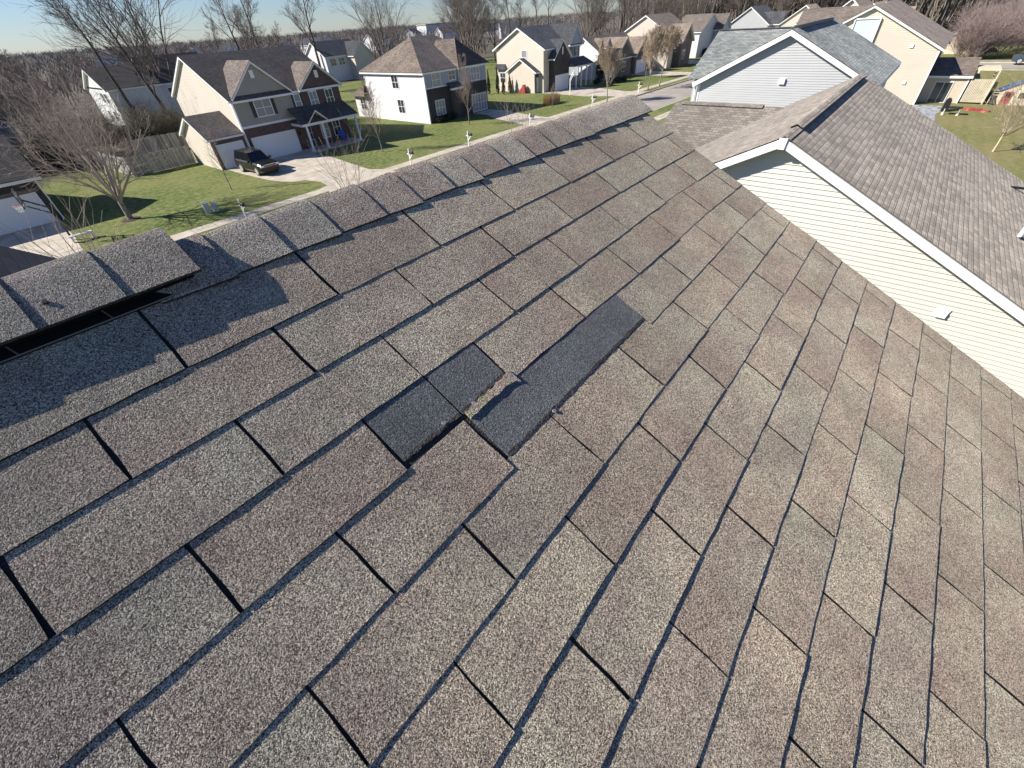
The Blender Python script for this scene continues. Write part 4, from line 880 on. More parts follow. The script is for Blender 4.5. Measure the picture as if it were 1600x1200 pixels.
simple('grey blue gabled house with a slate roof below the far trees',150,163,36,46,5.4,8.9,S_PALEBLUE,SR_GREY,wing=(153,158,34,5.2,7.6,S_BLUEGREY))
simple('small tan roofed house just beyond the green grey ridge',118,128,19,27,3.6,6.4,S_CREAM,SR_TAN,wing=(120,125,17,3,5.5,S_CREAM))
simple('cream gabled house with a tan roof below the far wood',150,160,24,33,5.4,8.6,S_CREAM,SR_TAN,wing=(153,159,22,5,7.5,BRK_TAN))
simple('wide low tan roofed house at the edge of the far wood',150,175,10,20,5.2,8.2,S_CREAM,SR_TAN,wing=(160,166,8,4,7,S_CREAM))
simple('brown roofed house rising behind the cream gable on our side',104,118,8,18,5.4,9.6,S_CREAM,SR_TAN,axis='x')
# right side: shed, brick house
simple('beige shed with a slate blue roof among bare shrubs',137,146,-6.2,-1.5,3.0,4.6,BEIGEP,SR_GREY,name='shed')
bh=thing('house','red brown brick house with an arched entry at the right edge, across the side street','house',(205,-20,0))
m=MB(); m.prism([(190,-13.2,0),(190,-30,0),(190,-30,6.5),(190,-21,10.5),(190,-13.2,6.9)],(14,0,0)); m.build('wall',BRK_REDBR,bh)
gable_x(bh,189.5,204.5,-30.5,-12.7,6.7,10.8,SR_BROWN,yr=-21)
m=MB(); m.box(189.85,-13.4,0,190.1,-13.1,6.7); m.build('corner_trim',WHITE,bh)
window(bh,(190,-15.2,5.3),1.9,1.6,'-x',2,2,tw=.2); window(bh,(190,-15.0,2.2),1.9,1.6,'-x',2,2,tw=.2)
m=MB(); pts=[(189.9,-17.2,0),(189.9,-20.6,0),(189.9,-20.6,3.4)]+[(189.9,-18.9-1.7*math.cos(R(a)),3.4+1.7*math.sin(R(a))) for a in range(15,180,15)]+[(189.9,-17.2,3.4)]; m.prism(pts,(.1,0,0)); m.build('entry_arch',DOORM,bh)
hs=thing('house','white railed porch house at the right edge near the side street','house',(133,-14,0))
m=MB(); m.box(131,-20,0,143,-13.5,4); m.build('wall',BRK_REDBR,hs); gable_x(hs,128.5,143.5,-20.5,-12.9,3.8,6.4,S_PALEBLUE,name='metal_roof')
m=MB(); m.box(128.6,-13.2,3.4,131,-13.0,3.7); m.box(128.6,-20,0,130.9,-13.2,.6); m.build('porch_frame',WHITE,hs)
for y in (-13.2,-15.5,-18): m=MB(); m.box(128.7,y-.1,0,128.9,y+.1,3.5); m.build('porch_post',WHITE,hs)
# ---- behind the left houses
b1=thing('house','white gabled house seen behind bare trees beyond the timber fences','house',(26,99,0))
simple_b=MB(); simple_b.box(20.6,93,0,27.6,104,5.5); simple_b.prism([(20.6,93,5.3),(20.6,104,5.3),(20.6,98.5,7.6)],(7,0,0)); simple_b.build('wall',S_WHITE,b1)
gable_x(b1,20.2,28,92.6,104.4,5.4,7.9,SR_DARK)
m=MB(); m.box(27.6,94.5,0,37,104,5.2); m.prism([(27.6,94.5,5.2),(27.6,104,5.2),(27.6,99.2,8.2)],(.3,0,0)); m.build('right_wall',S_WHITE,b1)
gable_x(b1,27.4,37.4,94.1,104.4,5.3,8.7,SR_DARK,name='right_roof')
m=MB(); m.prism([(22.3,91.6,0),(25,91.6,0),(25,91.6,2.6),(24.2,91.6,3.3),(23,91.6,3.3),(22.3,91.6,2.6)],(0,1.5,0)); m.build('bay_window',S_BLUEGREY,b1)
for y,z in ((95.5,4.2),(97.5,4.2),(96,1.9),(99,1.9)): window(b1,(20.6,y,z),1.1,1.2,'-x',2,2)
for x in (29.5,33): window(b1,(x,94.5,4),1.1,1.2,'-y',2,2)
simple('white gabled house with a slate roof between the big bare trees',73,84,118,127,5.4,8.2,S_WHITE,SR_GREY,win=[((75,117.98,4),1.6,1.3,'-y'),((77.5,117.98,4),1.6,1.3,'-y')],wing=(79.5,85,115,5,7.8,S_CREAM))
simple('dark roofed house deep in shade at the far left edge',-6,7,78,86,4.4,6.2,S_BLUEGREY,SR_DARK)
simple('low dark roofed house behind the leafless hedge at left',-2,8.5,98,106,3.2,5.6,S_TAUPE,SR_DARK)
# ---------------------------------------------------------------- bare trees
BARK=mat('grey_bark',(.24,.20,.17),.9,var=.35,vscale=5)
TWIG=mat('brown_twigs',(.28,.22,.18),.9,var=.25,vscale=.7)
TWIGR=mat('reddish_twigs',(.28,.215,.2),.9,var=.25,vscale=.7)
BARKD=mat('dark_bark',(.095,.08,.07),.9,var=.3,vscale=3)
TWIGD=mat('dark_twigs',(.18,.15,.135),.9,var=.3,vscale=.5)
BUDS=mat('tan_buds',(.42,.34,.25),.9,var=.35,vscale=2)
def rnd_perp(d,g):
    v=Vector((g.uniform(-1,1),g.uniform(-1,1),g.uniform(-1,1))); v-=d*v.dot(d); return v.normalized()
def make_tree(seed,H,trunk_h,r0,lv,spread,up=.25,mats=(None,None),wander=.12,minr=.012,leader=True,buds=0,fan=None,wide=1.0):
    g=random.Random(seed); T=MB(); C=MB(); Bm=MB()
    def grow(p,d,L,r,l):
        segs=5 if l<=1 else (3 if l==2 else 2)
        pts=[p.copy()]; rr=[r]; dd=d.copy()
        for i in range(segs):
            dd=(dd+rnd_perp(dd,g)*wander*g.uniform(.3,1.2)+Vector((0,0,up*.35))).normalized()
            pts.append(pts[-1]+dd*(L/segs)); rr.append(max(minr*.6,r*(1-.72*(i+1)/segs)))
        (C).tube(pts,rr,6 if l==1 else (4 if l==2 else 3),cap=False)
        if buds and l>=lv-1:
            for q in range(buds):
                t=g.random()*segs; i=min(int(t),segs-1); c=pts[i].lerp(pts[i+1],t-i)+Vector((g.uniform(-.12,.12),g.uniform(-.12,.12),g.uniform(-.08,.08)))
                a=rnd_perp(Vector((0,0,1)),g)*.05; b=Vector((g.uniform(-1,1),g.uniform(-1,1),g.uniform(-1,1))).normalized()*.06
                Bm.face([c-a-b,c+a-b,c+a+b,c-a+b])
        if l>=lv: return
        n={1:7,2:6,3:5}[l] if l<4 else 4
        for k in range(n):
            t=(.22+.78*(k+g.random())/n)*segs; i=min(int(t),segs-1); c=pts[i].lerp(pts[i+1],t-i)
            ax=(pts[i+1]-pts[i]).normalized(); an=R(g.uniform(24,52))
            nd=(ax*math.cos(an)+rnd_perp(ax,g)*math.sin(an)).normalized()
            grow(c,nd,L*g.uniform(.42,.66)*(1.15-.45*t/segs),max(minr,rr[i]*.52),l+1)
    base=Vector((0,0,-.05))
    if leader:
        pts=[base];rr=[r0*1.25]; d=Vector((g.uniform(-.04,.04),g.uniform(-.04,.04),1)).normalized(); n=9
        for i in range(n):
            d=(d+rnd_perp(d,g)*wander*.5+Vector((0,0,.15))).normalized(); pts.append(pts[-1]+d*(H*.93/n)); rr.append(max(minr,r0*(1-.93*((i+1)/n)**.9)))
        T.tube(pts,rr,8,cap=False)
        nb=int(lvn)
        for k in range(nb):
            z=trunk_h+(H*.93-trunk_h)*(k+g.random()*.8)/nb; t=z/(H*.93)*n; i=min(int(t),n-1); c=pts[i].lerp(pts[i+1],t-i)
            an=R(g.uniform(spread-12,spread+10)); az=g.uniform(0,6.28); ax=Vector((math.cos(az)*math.sin(an),math.sin(az)*math.sin(an),math.cos(an)))
            L=wide*(H-z)*.5*g.uniform(.75,1.1)+H*.07
            grow(c,ax,L,max(minr,rr[i]*.5),1)
    else:
        pts=[base,Vector((0,0,trunk_h*.5)),Vector((.03,.02,trunk_h))]; T.tube(pts,[r0*1.3,r0,r0*.95],9,cap=False)
        nb=int(lvn)
        for k in range(nb):
            an=R(g.uniform(6,spread)); az=6.283*k/nb+g.uniform(-.3,.3); ax=Vector((math.cos(az)*math.sin(an),math.sin(az)*math.sin(an),math.cos(an)))
            z=trunk_h*g.uniform(.72,1.0); grow(Vector((0,0,z)),ax,(H-z)*g.uniform(.72,1.0)*wide,r0*g.uniform(.35,.55),1)
    return T,C,Bm
lvn=9
def tree_thing(name,label,loc,T,C,mt,mc,group=None,Bm=None,rot=0,sc=1,cat='tree'):
    t=thing(name,label,cat,loc,group); t.rotation_euler=(0,0,rot); t.scale=(sc,sc,sc)
    for nm,m,ma in (('trunk',T,mt),('crown',C,mc)):
        o=m.build(nm,ma,t,uv=False,smooth=True,base=Vector((0,0,0)))
    if Bm and Bm.f: Bm.build('buds',BUDS,t,uv=False,base=Vector((0,0,0)))
    return t
def place(src,loc,rot,sc,label=None,group=None):
    c=copy_tree(src); c.location=loc; c.rotation_euler=(0,0,rot); c.scale=(sc,sc,sc*random.uniform(.94,1.08))
    if label: c['label']=label
    if group: c['group']=group
    return c
def P3(v,z=0): return Vector((v[0],v[1],z))
# big multi-stemmed ornamental on the left lawn
lvn=13; T,C,Bm=make_tree(3,8.3,1.5,.17,4,52,up=.16,leader=False,minr=.0075,wander=.10)
tree_thing('ornamental_tree','many branched bare tree with a short trunk in a mulch ring on the left lawn',(6.75,43.35,0),T,C,BARK,mat('pale_twigs',(.36,.30,.26),.9,var=.2,vscale=1))
m=MB(); m.tube([(6.75,43.35,-.02),(6.75,43.35,.05)],[.75,.55],16); tag(m.build('mulch_ring',mat('dark_mulch',(.05,.035,.025),.95),None,base=Vector((6.75,43.35,0))),'dark mulch ring around the many branched lawn tree','mulch')
# lawn saplings
lvn=22; T,C,Bm=make_tree(12,4.9,1.1,.045,2,38,up=.3,minr=.009,wide=.62)
tree_thing('sapling','thin bare sapling on the lawn left of the black car driveway',(14.85,43.95,0),T,C,BARK,TWIG)
lvn=26; T,C,Bm=make_tree(14,6.7,1.2,.06,3,36,up=.3,minr=.009,wide=.62)
t=tree_thing('sapling','slender bare tree on the lawn in front of the porch house side',(30.5,42.1,0),T,C,BARK,TWIG)
c=place(t,(45.6,43.3,0),2.0,1.12,'slender bare tree in front of the white sided hip roofed house')
c=place(t,(60.5,40.5,0),4.0,.45,'tiny bare sapling beside the clump of ornamental grass')
lvn=24; T,C,Bm=make_tree(31,6.4,1.5,.08,4,40,up=.5,minr=.014,wide=1.2,buds=0,wander=.14)
s0=tree_thing('street_tree','bushy tan twigged street tree nearest, at the end of the slate roofed house driveway',(66.9,35.0,0),T,C,BARK,mat('tan_twigs',(.40,.32,.24),.9,var=.2,vscale=1),'street trees in the verge across the road',Bm)
place(s0,(79.4,34.4,0),1.3,1.2,'second bushy tan street tree along the pavement','street trees in the verge across the road')
place(s0,(83.6,34.3,0),2.7,1.27,'third bushy tan street tree, right beside another one','street trees in the verge across the road')
place(s0,(92.5,41,0),4.4,.8,'small bushy tree behind the pair of street trees')
# near side verge trees whose tops show over our ridge
lvn=9; T,C,Bm=make_tree(41,5.6,1.4,.05,2,34,up=.22,leader=False,minr=.008)
n0=tree_thing('verge_tree','bare whip like treetop rising over our ridge before the concrete driveway',(15.2,24.5,-.0),T,C,BARK,mat('pale_twigs'and'bright_twigs',(.34,.27,.22),.9))
place(n0,(1.75,24.5,0),1.1,1.06,'bare treetop rising over our ridge beside the basketball hoop')
place(n0,(32.2,24.5,0),2.6,1.02,'bare treetop rising over our ridge in front of the hip roofed house')
# the yard tree at right
lvn=16; T,C,Bm=make_tree(52,4.4,1.25,.06,3,50,up=.1,leader=False,minr=.010)
tree_thing('yard_tree','small bare tree with a pale trunk alone on the dry back lawn at right',(53.9,-7.5,0),T,C,mat('pale_trunk',(.5,.42,.28),.8),mat('pale_tan_twigs',(.33,.27,.19),.9))
# woodland prototypes
protos=[]
for i,(sd,H,th,r,l,sp,ld,nb,wd) in enumerate([(101,19,6,.36,4,38,True,10,.8),(102,17,4,.32,4,44,True,10,.85),(103,18,2.5,.36,4,36,False,8,.9),(104,15,4,.2,4,34,True,11,.7),(105,21,9,.34,4,34,True,9,.75)]):
    lvn=nb; T,C,Bm=make_tree(sd,H,th,r,l,sp,up=.22,leader=ld,minr=.016,wander=.16,wide=wd); protos.append((T,C))
GW='bare trees of the woodland behind the houses'
LW='tall leafless woodland tree, one of many behind the houses'
meshes=[]
for i,(T,C) in enumerate(protos):
    meshes.append((T,C))
specials=[ # base from picture pixel, proto, scale, label
 (2,(29,96),1.15,'tall forked bare tree standing in front of the white gabled house at left'),
 (1,(25.5,88),1.05,'leaning tall bare tree left of the forked one before the white gabled house'),
 (4,(22.5,92),.9,'straight dark bare tree in front of the white gabled house at left'),
 (0,(72,120),1.1,'big bare tree with a thick forked trunk beside the far white gabled house'),
 (2,(94,122),1.0,'wide multi stemmed bare tree behind the hipped tan roof'),
 (2,(117,112),1.15,'very broad vase shaped bare tree behind the hipped roof, against the sky'),
 (1,(42,92),1.0,'bare tree rising behind the dark roof ridge of the three garage house'),
 (0,(52,108),1.05,'tall bare tree right of centre behind the three garage house'),
]
first=[None]*5
for pi,(x,y),sc,lab in specials:
    T,C=meshes[pi]
    if first[pi] is None: first[pi]=tree_thing('bare_tree',lab,(x,y,0),T,C,BARKD,TWIGD,rot=random.uniform(0,6),sc=sc)
    else: place(first[pi],(x,y,0),random.uniform(0,6),sc,lab)
place(first[2],(-1.5,80,0),1.0,.95,'wide bare tree against the sky at the far left edge')
for i in (3,):
    T,C=meshes[i]; first[i]=tree_thing('bare_tree',LW,(-3,84,0),T,C,BARKD,TWIGR,GW,sc=.75)
g=random.Random(77)
spots=[]
# left thicket
for k in range(34): 
    x=g.uniform(-8,24); spots.append((x,g.uniform(74,98)+max(0,(12-x))*.2,g.uniform(.42,.72),3 if g.random()<.6 else 1))
for k in range(30): spots.append((g.uniform(0,60),g.uniform(110,150),g.uniform(.45,.62),g.choice([1,3,3])))
for k in range(26): spots.append((g.uniform(60,170),g.uniform(125,175),g.uniform(.45,.75),g.choice([0,1,3])))
for k in range(10): spots.append((g.uniform(100,175),g.uniform(95,120),g.uniform(.75,1.05),g.choice([0,1,2,4])))
# wood closing the street, right of centre
for k in range(64):
    a=g.random(); x=175+g.uniform(0,38)+a*8; y=88-a*92; spots.append((x,y+g.uniform(-6,6),g.uniform(.95,1.35),g.choice([0,1,4,4,3])))
for k in range(18): spots.append((g.uniform(150,178),g.uniform(60,96),g.uniform(.85,1.1),g.choice([0,2,4])))
for x,y,sc,pi in spots:
    if 19.5<x<38 and 88<y<106: continue
    if .165<x/y<.37 and y<107: continue
    place(first[pi],(x,y,0),g.uniform(0,6.28),sc,LW,GW)
# scrub on the right, shrubs
lvn=18; T,C,Bm=make_tree(61,4.6,.25,.05,3,46,up=.1,leader=False,minr=.014)
sr=tree_thing('bare_shrub','reddish leafless shrub, one of the thicket beyond the side street',(130,-3.4,0),T,C,TWIGR,TWIGR,'leafless shrubs in the thicket beyond the side street',cat='shrub')
for k in range(24): place(sr,(g.uniform(126,185),g.uniform(-13,-1.5)-2,0),g.uniform(0,6),g.uniform(.7,1.7))
for k in range(5): place(sr,(124.6+g.uniform(0,3),-3.6-g.uniform(0,2.6),0),g.uniform(0,6),g.uniform(.9,1.5))
sr=tree_thing('bare_shrub','dull olive brown leafless shrub tangled in the undergrowth nearest the timber fence',(8.5,71.5,0),T,C,TWIGD,mat('olive_twigs',(.15,.135,.095),.9,var=.3,vscale=1),cat='shrub')
lg='leafless undergrowth shrubs behind the left fences'
for k in range(40): place(sr,(g.uniform(-6,24),g.uniform(70.5,84),0),g.uniform(0,6),g.uniform(.5,1.0),'dull leafless shrub in the undergrowth behind the left fences',lg)
for k in range(10): place(sr,(g.uniform(34,42),g.uniform(62,80),0),g.uniform(0,6),g.uniform(.6,1.0),'leafless shrub in the gap between the brick house and the white house','leafless shrubs between the two houses')
# leafy blobs: many small leaf faces
def leafy(name,label,cat,loc,rx,ry,rz,n,col,lf=.09,group=None,shape='blob',seed=1):
    gg=random.Random(seed); m=MB(); 
    for i in range(n):
        while True:
            v=Vector((gg.uniform(-1,1),gg.uniform(-1,1),gg.uniform(-1,1)))
            if .45<v.length<1: break
        q=Vector((v.x*rx,v.y*ry,v.z*rz+rz))
        if shape=='cone': k=1-(q.z/(2*rz))*.93; q.x=v.x*rx*k*1.1; q.y=v.y*ry*k*1.1
        q*=1+.12*math.sin(v.x*7+seed)*math.cos(v.y*6)
        a=rnd_perp(v.normalized(),gg)*lf*gg.uniform(.6,1.3); b=a.cross(Vector((gg.uniform(-1,1),gg.uniform(-1,1),gg.uniform(-1,1))).normalized())
        m.face([q-a,q+b,q+a,q-b])
    t=thing(name,label,cat,loc,group); m.build('foliage',col,t,uv=False,base=Vector((0,0,0)))
    s=MB(); s.tube([(0,0,-.05),(0,0,rz*1.2)],[.06 if rz<1 else .12,.03],6); s.build('stem',BARK,t,uv=False,base=Vector((0,0,0)))
    return t
EVG=mat('dark_evergreen',(.022,.04,.018),.85,var=.4,vscale=2); EVB=mat('boxwood_green',(.05,.075,.025),.85,var=.4,vscale=3); FORS=mat('golden_forsythia',(.40,.25,.05),.85,var=.4,vscale=2); STRAW=mat('dry_straw',(.55,.40,.20),.85,var=.3,vscale=2); OLIVE=mat('olive_scrub',(.085,.085,.04),.9,var=.5,vscale=1)
leafy('conifer','tall dark conical evergreen at the slate roofed house porch','tree',(85.6,47.0,0),1.3,1.3,2.9,2600,EVG,.11,shape='cone',seed=2)
for i,(x,y,h) in enumerate(((68.0,59.5,1.7),(69.2,58.4,1.9),(68.6,56.6,1.2),(70.2,56.4,1.3))):
    c=EVG if i<2 else mat('brown_arborvitae',(.12,.085,.05),.9)
    leafy('arborvitae',['tallest dark green columnar arborvitae left of the beige house side garage','second dark green columnar arborvitae, nearer the beige house wall','browned columnar arborvitae in front of the two green ones','browned columnar arborvitae nearest the side garage wall'][i],'shrub',(x,y,0),.5,.5,h,800,c,.09,shape='cone',seed=5+i)
GB='clipped bushes along the foot of the brick wall of the hip roofed house'
for i in range(5): leafy('bush',['leftmost clipped bush at the foot of the charcoal brick corner','clipped bush second from the charcoal brick corner','clipped bush under the lower brick front window','clipped bush just before the arched door','clipped bush closest to the arched door'][i],'bush',(44.8+i*.75,48.2,0),.5,.45,.42,380,EVG,.07,GB,seed=20+i)
for i,(x,y) in enumerate(((83.5,46.5),(85.6,44.6),(86.8,43.9),(88.0,43.3))): leafy('bush',['dark bush below the slate roofed house porch','round green bush beside the tall dark conifer','round green bush between driveway and lawn, second from the conifer','round green bush farthest from the conifer on the lawn edge'][i],'bush',(x,y,0),.75,.6,.45,420,EVB if i else EVG,.09,seed=30+i)
leafy('bush','round dark green bush in front of the white house at the bend','bush',(137,46,0),1.6,1.3,.8,500,EVG,.15,seed=41)
leafy('forsythia','golden yellow forsythia bush on the grass across the side street','bush',(156,-8.9,0),2.6,2.2,2.6,1500,FORS,.22,seed=42)
m=MB(); gg=random.Random(9)
for i in range(900):
    a=gg.uniform(0,6.28); r=gg.random()**.6; x=62.6+r*math.cos(a)*2.0; y=42.1+r*math.sin(a)*.75; h=gg.uniform(.9,1.5); dx=gg.uniform(-.25,.25); dy=gg.uniform(-.25,.25); w_=.03
    m.face([(x-w_,y,0),(x+w_,y,0),(x+dx,y+dy,h)])
og=m.build('ornamental_grass',STRAW,None,uv=False,base=Vector((62.6,42.1,0))); tag(og,'clump of dry straw coloured ornamental grass on the lawn by the driveway','ornamental grass')
for i,(x,y,r) in enumerate(((5.5,71.5,1.3),(8.2,73,1.1),(3,73,1.2))): leafy('scrub_bush',['olive green scrub bush right above the dark brick garage roof','smaller olive scrub bush nearest the timber fence','olive scrub bush farthest left behind the brick garage'][i],'bush',(x,y,0),r*1.5,r*1.2,r,900,OLIVE,.13,seed=60+i)
for i in range(4): leafy('scrub_bush','dense olive scrub along the far timber fence','bush',(18+i*2.6,73+i*.6,0),1.6,1.1,1.2,700,OLIVE,.13,'olive scrub bushes along the far timber fence',seed=70+i)
# far wood as one mass
m=MB(); gg=random.Random(123)
def far_tree(x,y,H,w,n,fat=1):
    for k in range(n):
        az=gg.uniform(0,6.28); r=w*gg.random()**.5; z0=H*gg.uniform(.1,.55); z1=min(H,z0+H*gg.uniform(.25,.5)); s=(.06+H*.004)*fat
        a=Vector((x+.3*r*math.cos(az),y+.3*r*math.sin(az),z0)); b=Vector((x+r*math.cos(az),y+r*math.sin(az),z1)); p=rnd_perp((b-a).normalized(),gg)*s
        m.face([a-p,a+p,b])
for k in range(3400):
    az=R(gg.uniform(22,104)); D=150+gg.random()**1.7*1700
    x=D*math.cos(az); y=D*math.sin(az)-1
    if y<110: continue
    if D<230 and gg.random()<.4: continue
    far_tree(x,y,gg.uniform(5.2,9.6)+min(3,D*.0022),gg.uniform(2.5,4.2)*(1+D/900),16,1+D/700)
o=m.build('distant_woodland',mat('distant_wood_brown',(.20,.175,.168),.95,var=.35,vscale=.03),None,uv=False,base=Vector((150,250,0))); struct(o,'stuff'); tag(o,'brown leafless woodland filling the distance to the horizon','woodland')
m=MB()
for k in range(1500):
    a=gg.random(); x=196+gg.uniform(0,70)+a*12; y=100-a*112+gg.uniform(-5,5)
    far_tree(x,y,gg.uniform(15,24),gg.uniform(2.5,4),22)
o=m.build('dense_woodland',mat('dense_wood_brown',(.30,.26,.235),.95,var=.4,vscale=.06),None,uv=False,base=Vector((210,40,0))); struct(o,'stuff'); tag(o,'dense brown wood standing behind the houses at the end of the street','woodland')
# far-off roofs among the wood
fh=[(175,230,0),(150,250,1),(205,262,1),(128,240,0),(235,240,1),(110,265,0),(265,215,0),(190,300,1),(92,250,1),(250,290,0),(300,260,1),(70,290,0)]
FL='pale walled distant house among the far trees'
fproto=None
for i,(x,y,k) in enumerate(fh):
    if fproto is None:
        fproto=simple(FL,-6,6,-4.5,4.5,5,7.6,S_WHITE,SR_GREY); 
        for o in list(fproto.children): pass
        h=fproto; h['group']='distant houses among the far trees'; base0=h.location.copy()
    else: h=copy_tree(fproto)
    h.location=(x,y,0); h.rotation_euler=(0,0,.4*i+k*1.3)
# white commercial blocks on the skyline
wb=thing('flat_roofed_building','long low white flat roofed building on the skyline','building',(330,355,0)); m=MB(); m.box(318,350,0,352,362,8.5); m.build('wall',S_WHITE,wb); m=MB(); m.box(317.5,349.5,8.5,352.5,362.5,9.2); m.build('parapet',S_TAUPE,wb)
# ---------------------------------------------------------------- fences
TIMB=tintmat('weathered_fence_boards',(.45,.43,.40))
TIM=mat('weathered_fence_timber',(.46,.42,.36),.85,var=.35,vscale=2.5)
def fence(name,label,a,b,h,seed=0):
    a=Vector((*a,0)); b=Vector((*b,0)); gg=random.Random(seed); d=(b-a); L=d.length; d.normalize(); n=Vector((-d.y,d.x,0)); f=thing(name,label,'fence',tuple((a+b)/2))
    m=MB(); k=int(L/.145)
    for i in range(k):
        p=a+d*(i*.145); hh=h+gg.uniform(-.03,.03); q=p+d*.132
        m.prism([p+Vector((0,0,.03)),q+Vector((0,0,.03)),q+Vector((0,0,hh-.04)),q-d*.03+Vector((0,0,hh)),p+d*.03+Vector((0,0,hh)),p+Vector((0,0,hh-.04))],n*(.018+gg.uniform(0,.012))); cc=gg.uniform(.5,1.15); m.c[-8:]=[cc]*8
    m.build('boards',TIMB,f,tint=True)
    m=MB()
    for z in (.35,h-.3): m.prism([a+n*.05+Vector((0,0,z)),b+n*.05+Vector((0,0,z)),b+n*.05+Vector((0,0,z+.09)),a+n*.05+Vector((0,0,z+.09))],n*.04)
    m.build('rails',TIM,f)
    for i in range(int(L/2.4)+1):
        p=a+d*min(L,i*2.4)+n*.1; m=MB(); m.box(p.x-.05,p.y-.05,0,p.x+.05,p.y+.05,h+.03); m.build('post',TIM,f)
fence('timber_fence','weathered timber privacy fence running from the third garage bay to the lawn corner',(11.45,58.8),(17.5,58.7),1.75,1)
fence('timber_fence','weathered timber fence side panel facing left, lit by the sun',(10.7,69),(11.45,58.8),1.75,2)
fence('timber_fence','rear timber fence parallel to and behind the nearer fence, above it in view',(14.3,69.2),(22,68.6),1.85,3)
fence('timber_fence','low timber fence at the back of the undergrowth below the white gabled house',(12.5,86),(28,84),1.7,4)
fence('timber_fence','short timber fence in the gap between the brick house and the white house',(34,70),(44,69),1.6,5)
# ---------------------------------------------------------------- letter boxes, utility boxes
def mailbox(label,x,y,h=1.15):
    t=thing('mailbox',label,'mailbox',(x,y,0),'kerbside mailboxes across the street')
    m=MB(); m.box(x-.04,y-.04,0,x+.04,y+.04,1.45); m.box(x-.04,y-.6,.98,x+.04,y+.25,1.05); m.prism([(x-.03,y-.05,.6),(x-.03,y-.45,1.0),(x-.03,y-.36,1.0),(x-.03,y-.05,.7)],(.06,0,0)); m.build('post',WHITE,t)
    m=MB(); pts=[(x-.1,y-.6,1.05),(x+.1,y-.6,1.05),(x+.1,y-.6,1.2)]+[(x+.1*math.cos(R(a)),y-.6,1.2+.1*math.sin(R(a))) for a in (30,60,90,120,150)]+[(x-.1,y-.6,1.2)]; m.prism(pts,(0,.5,0)); b=m.build('box',BLACKP,t)
    m=MB(); m.box(x+.1,y-.45,1.15,x+.12,y-.42,1.38); m.build('flag',RED,b)
mailbox('white posted mailbox leftmost, beside the green utility boxes',11.9,34.5); mailbox('white posted mailbox on the verge right of the black car driveway',28.2,34.7)
mailbox('white posted mailbox on the verge before the hip roofed house lawn',36.6,34.9); mailbox('white posted mailbox right of the hip roofed house driveway',54.8,34.8) if False else mailbox('white posted mailbox at the driveway of the hip roofed house',47.5,34.8)
mailbox('white posted mailbox near the ornamental grass clump',62.4,34.9); mailbox('white posted mailbox between the bushy street trees',75.9,34.4); mailbox('farthest white posted mailbox near the bend of the street',100.6,32.6)
UT=mat('pale_green_box',(.42,.47,.42),.5)
for i,(x,y,w_,h) in enumerate(((10.9,38.9,.35,.75),(11.45,38.8,.3,.6),(107.6,37,.3,.8),(109.2,37,.3,1.4))):
    t=thing('utility_box',['taller pale green utility pedestal on the left lawn','shorter pale utility pedestal beside the taller one on the left lawn','pale utility pedestal by the far end of the pavement','tall pale utility post by the far end of the pavement'][i],'utility box',(x,y,0))
    m=MB(); m.box(x-w_/2,y-w_/2,0,x+w_/2,y+w_/2,h); m.build('cabinet',UT,t); m=MB(); m.prism([(x-w_/2-.03,y-w_/2-.03,h),(x+w_/2+.03,y-w_/2-.03,h),(x+w_/2+.03,y,h+.1),(x-w_/2-.03,y,h+.1)],(0,w_/2+.03,0)); m.build('lid',UT,t)
for i,(x,y) in enumerate(((128.9,-5.3),(128.9,-6.3))):
    t=thing('utility_box',['left one of two white utility posts across the side street','right one of two white utility posts across the side street'][i],'utility box',(x,y,0)); m=MB(); m.box(x-.2,y-.2,0,x+.2,y+.2,1.0+.5*i); m.prism([(x-.22,y-.22,1+.5*i),(x+.22,y-.22,1+.5*i),(x,y,1.25+.5*i)],(0,.4,0)); m.build('post',WHITE,t)
# bench by the left driveway
t=thing('bench','pale grey garden bench by the left driveway edge','bench',(3.2,41.5,0)); GB_=mat('pale_grey_bench',(.5,.53,.55),.6)
m=MB(); m.box(2.55,41.2,.42,3.95,41.6,.47); m.build('seat',GB_,t)
for x in (2.65,3.8): m=MB(); m.box(x,41.25,0,x+.08,41.55,.42); m.build('leg',GB_,t)
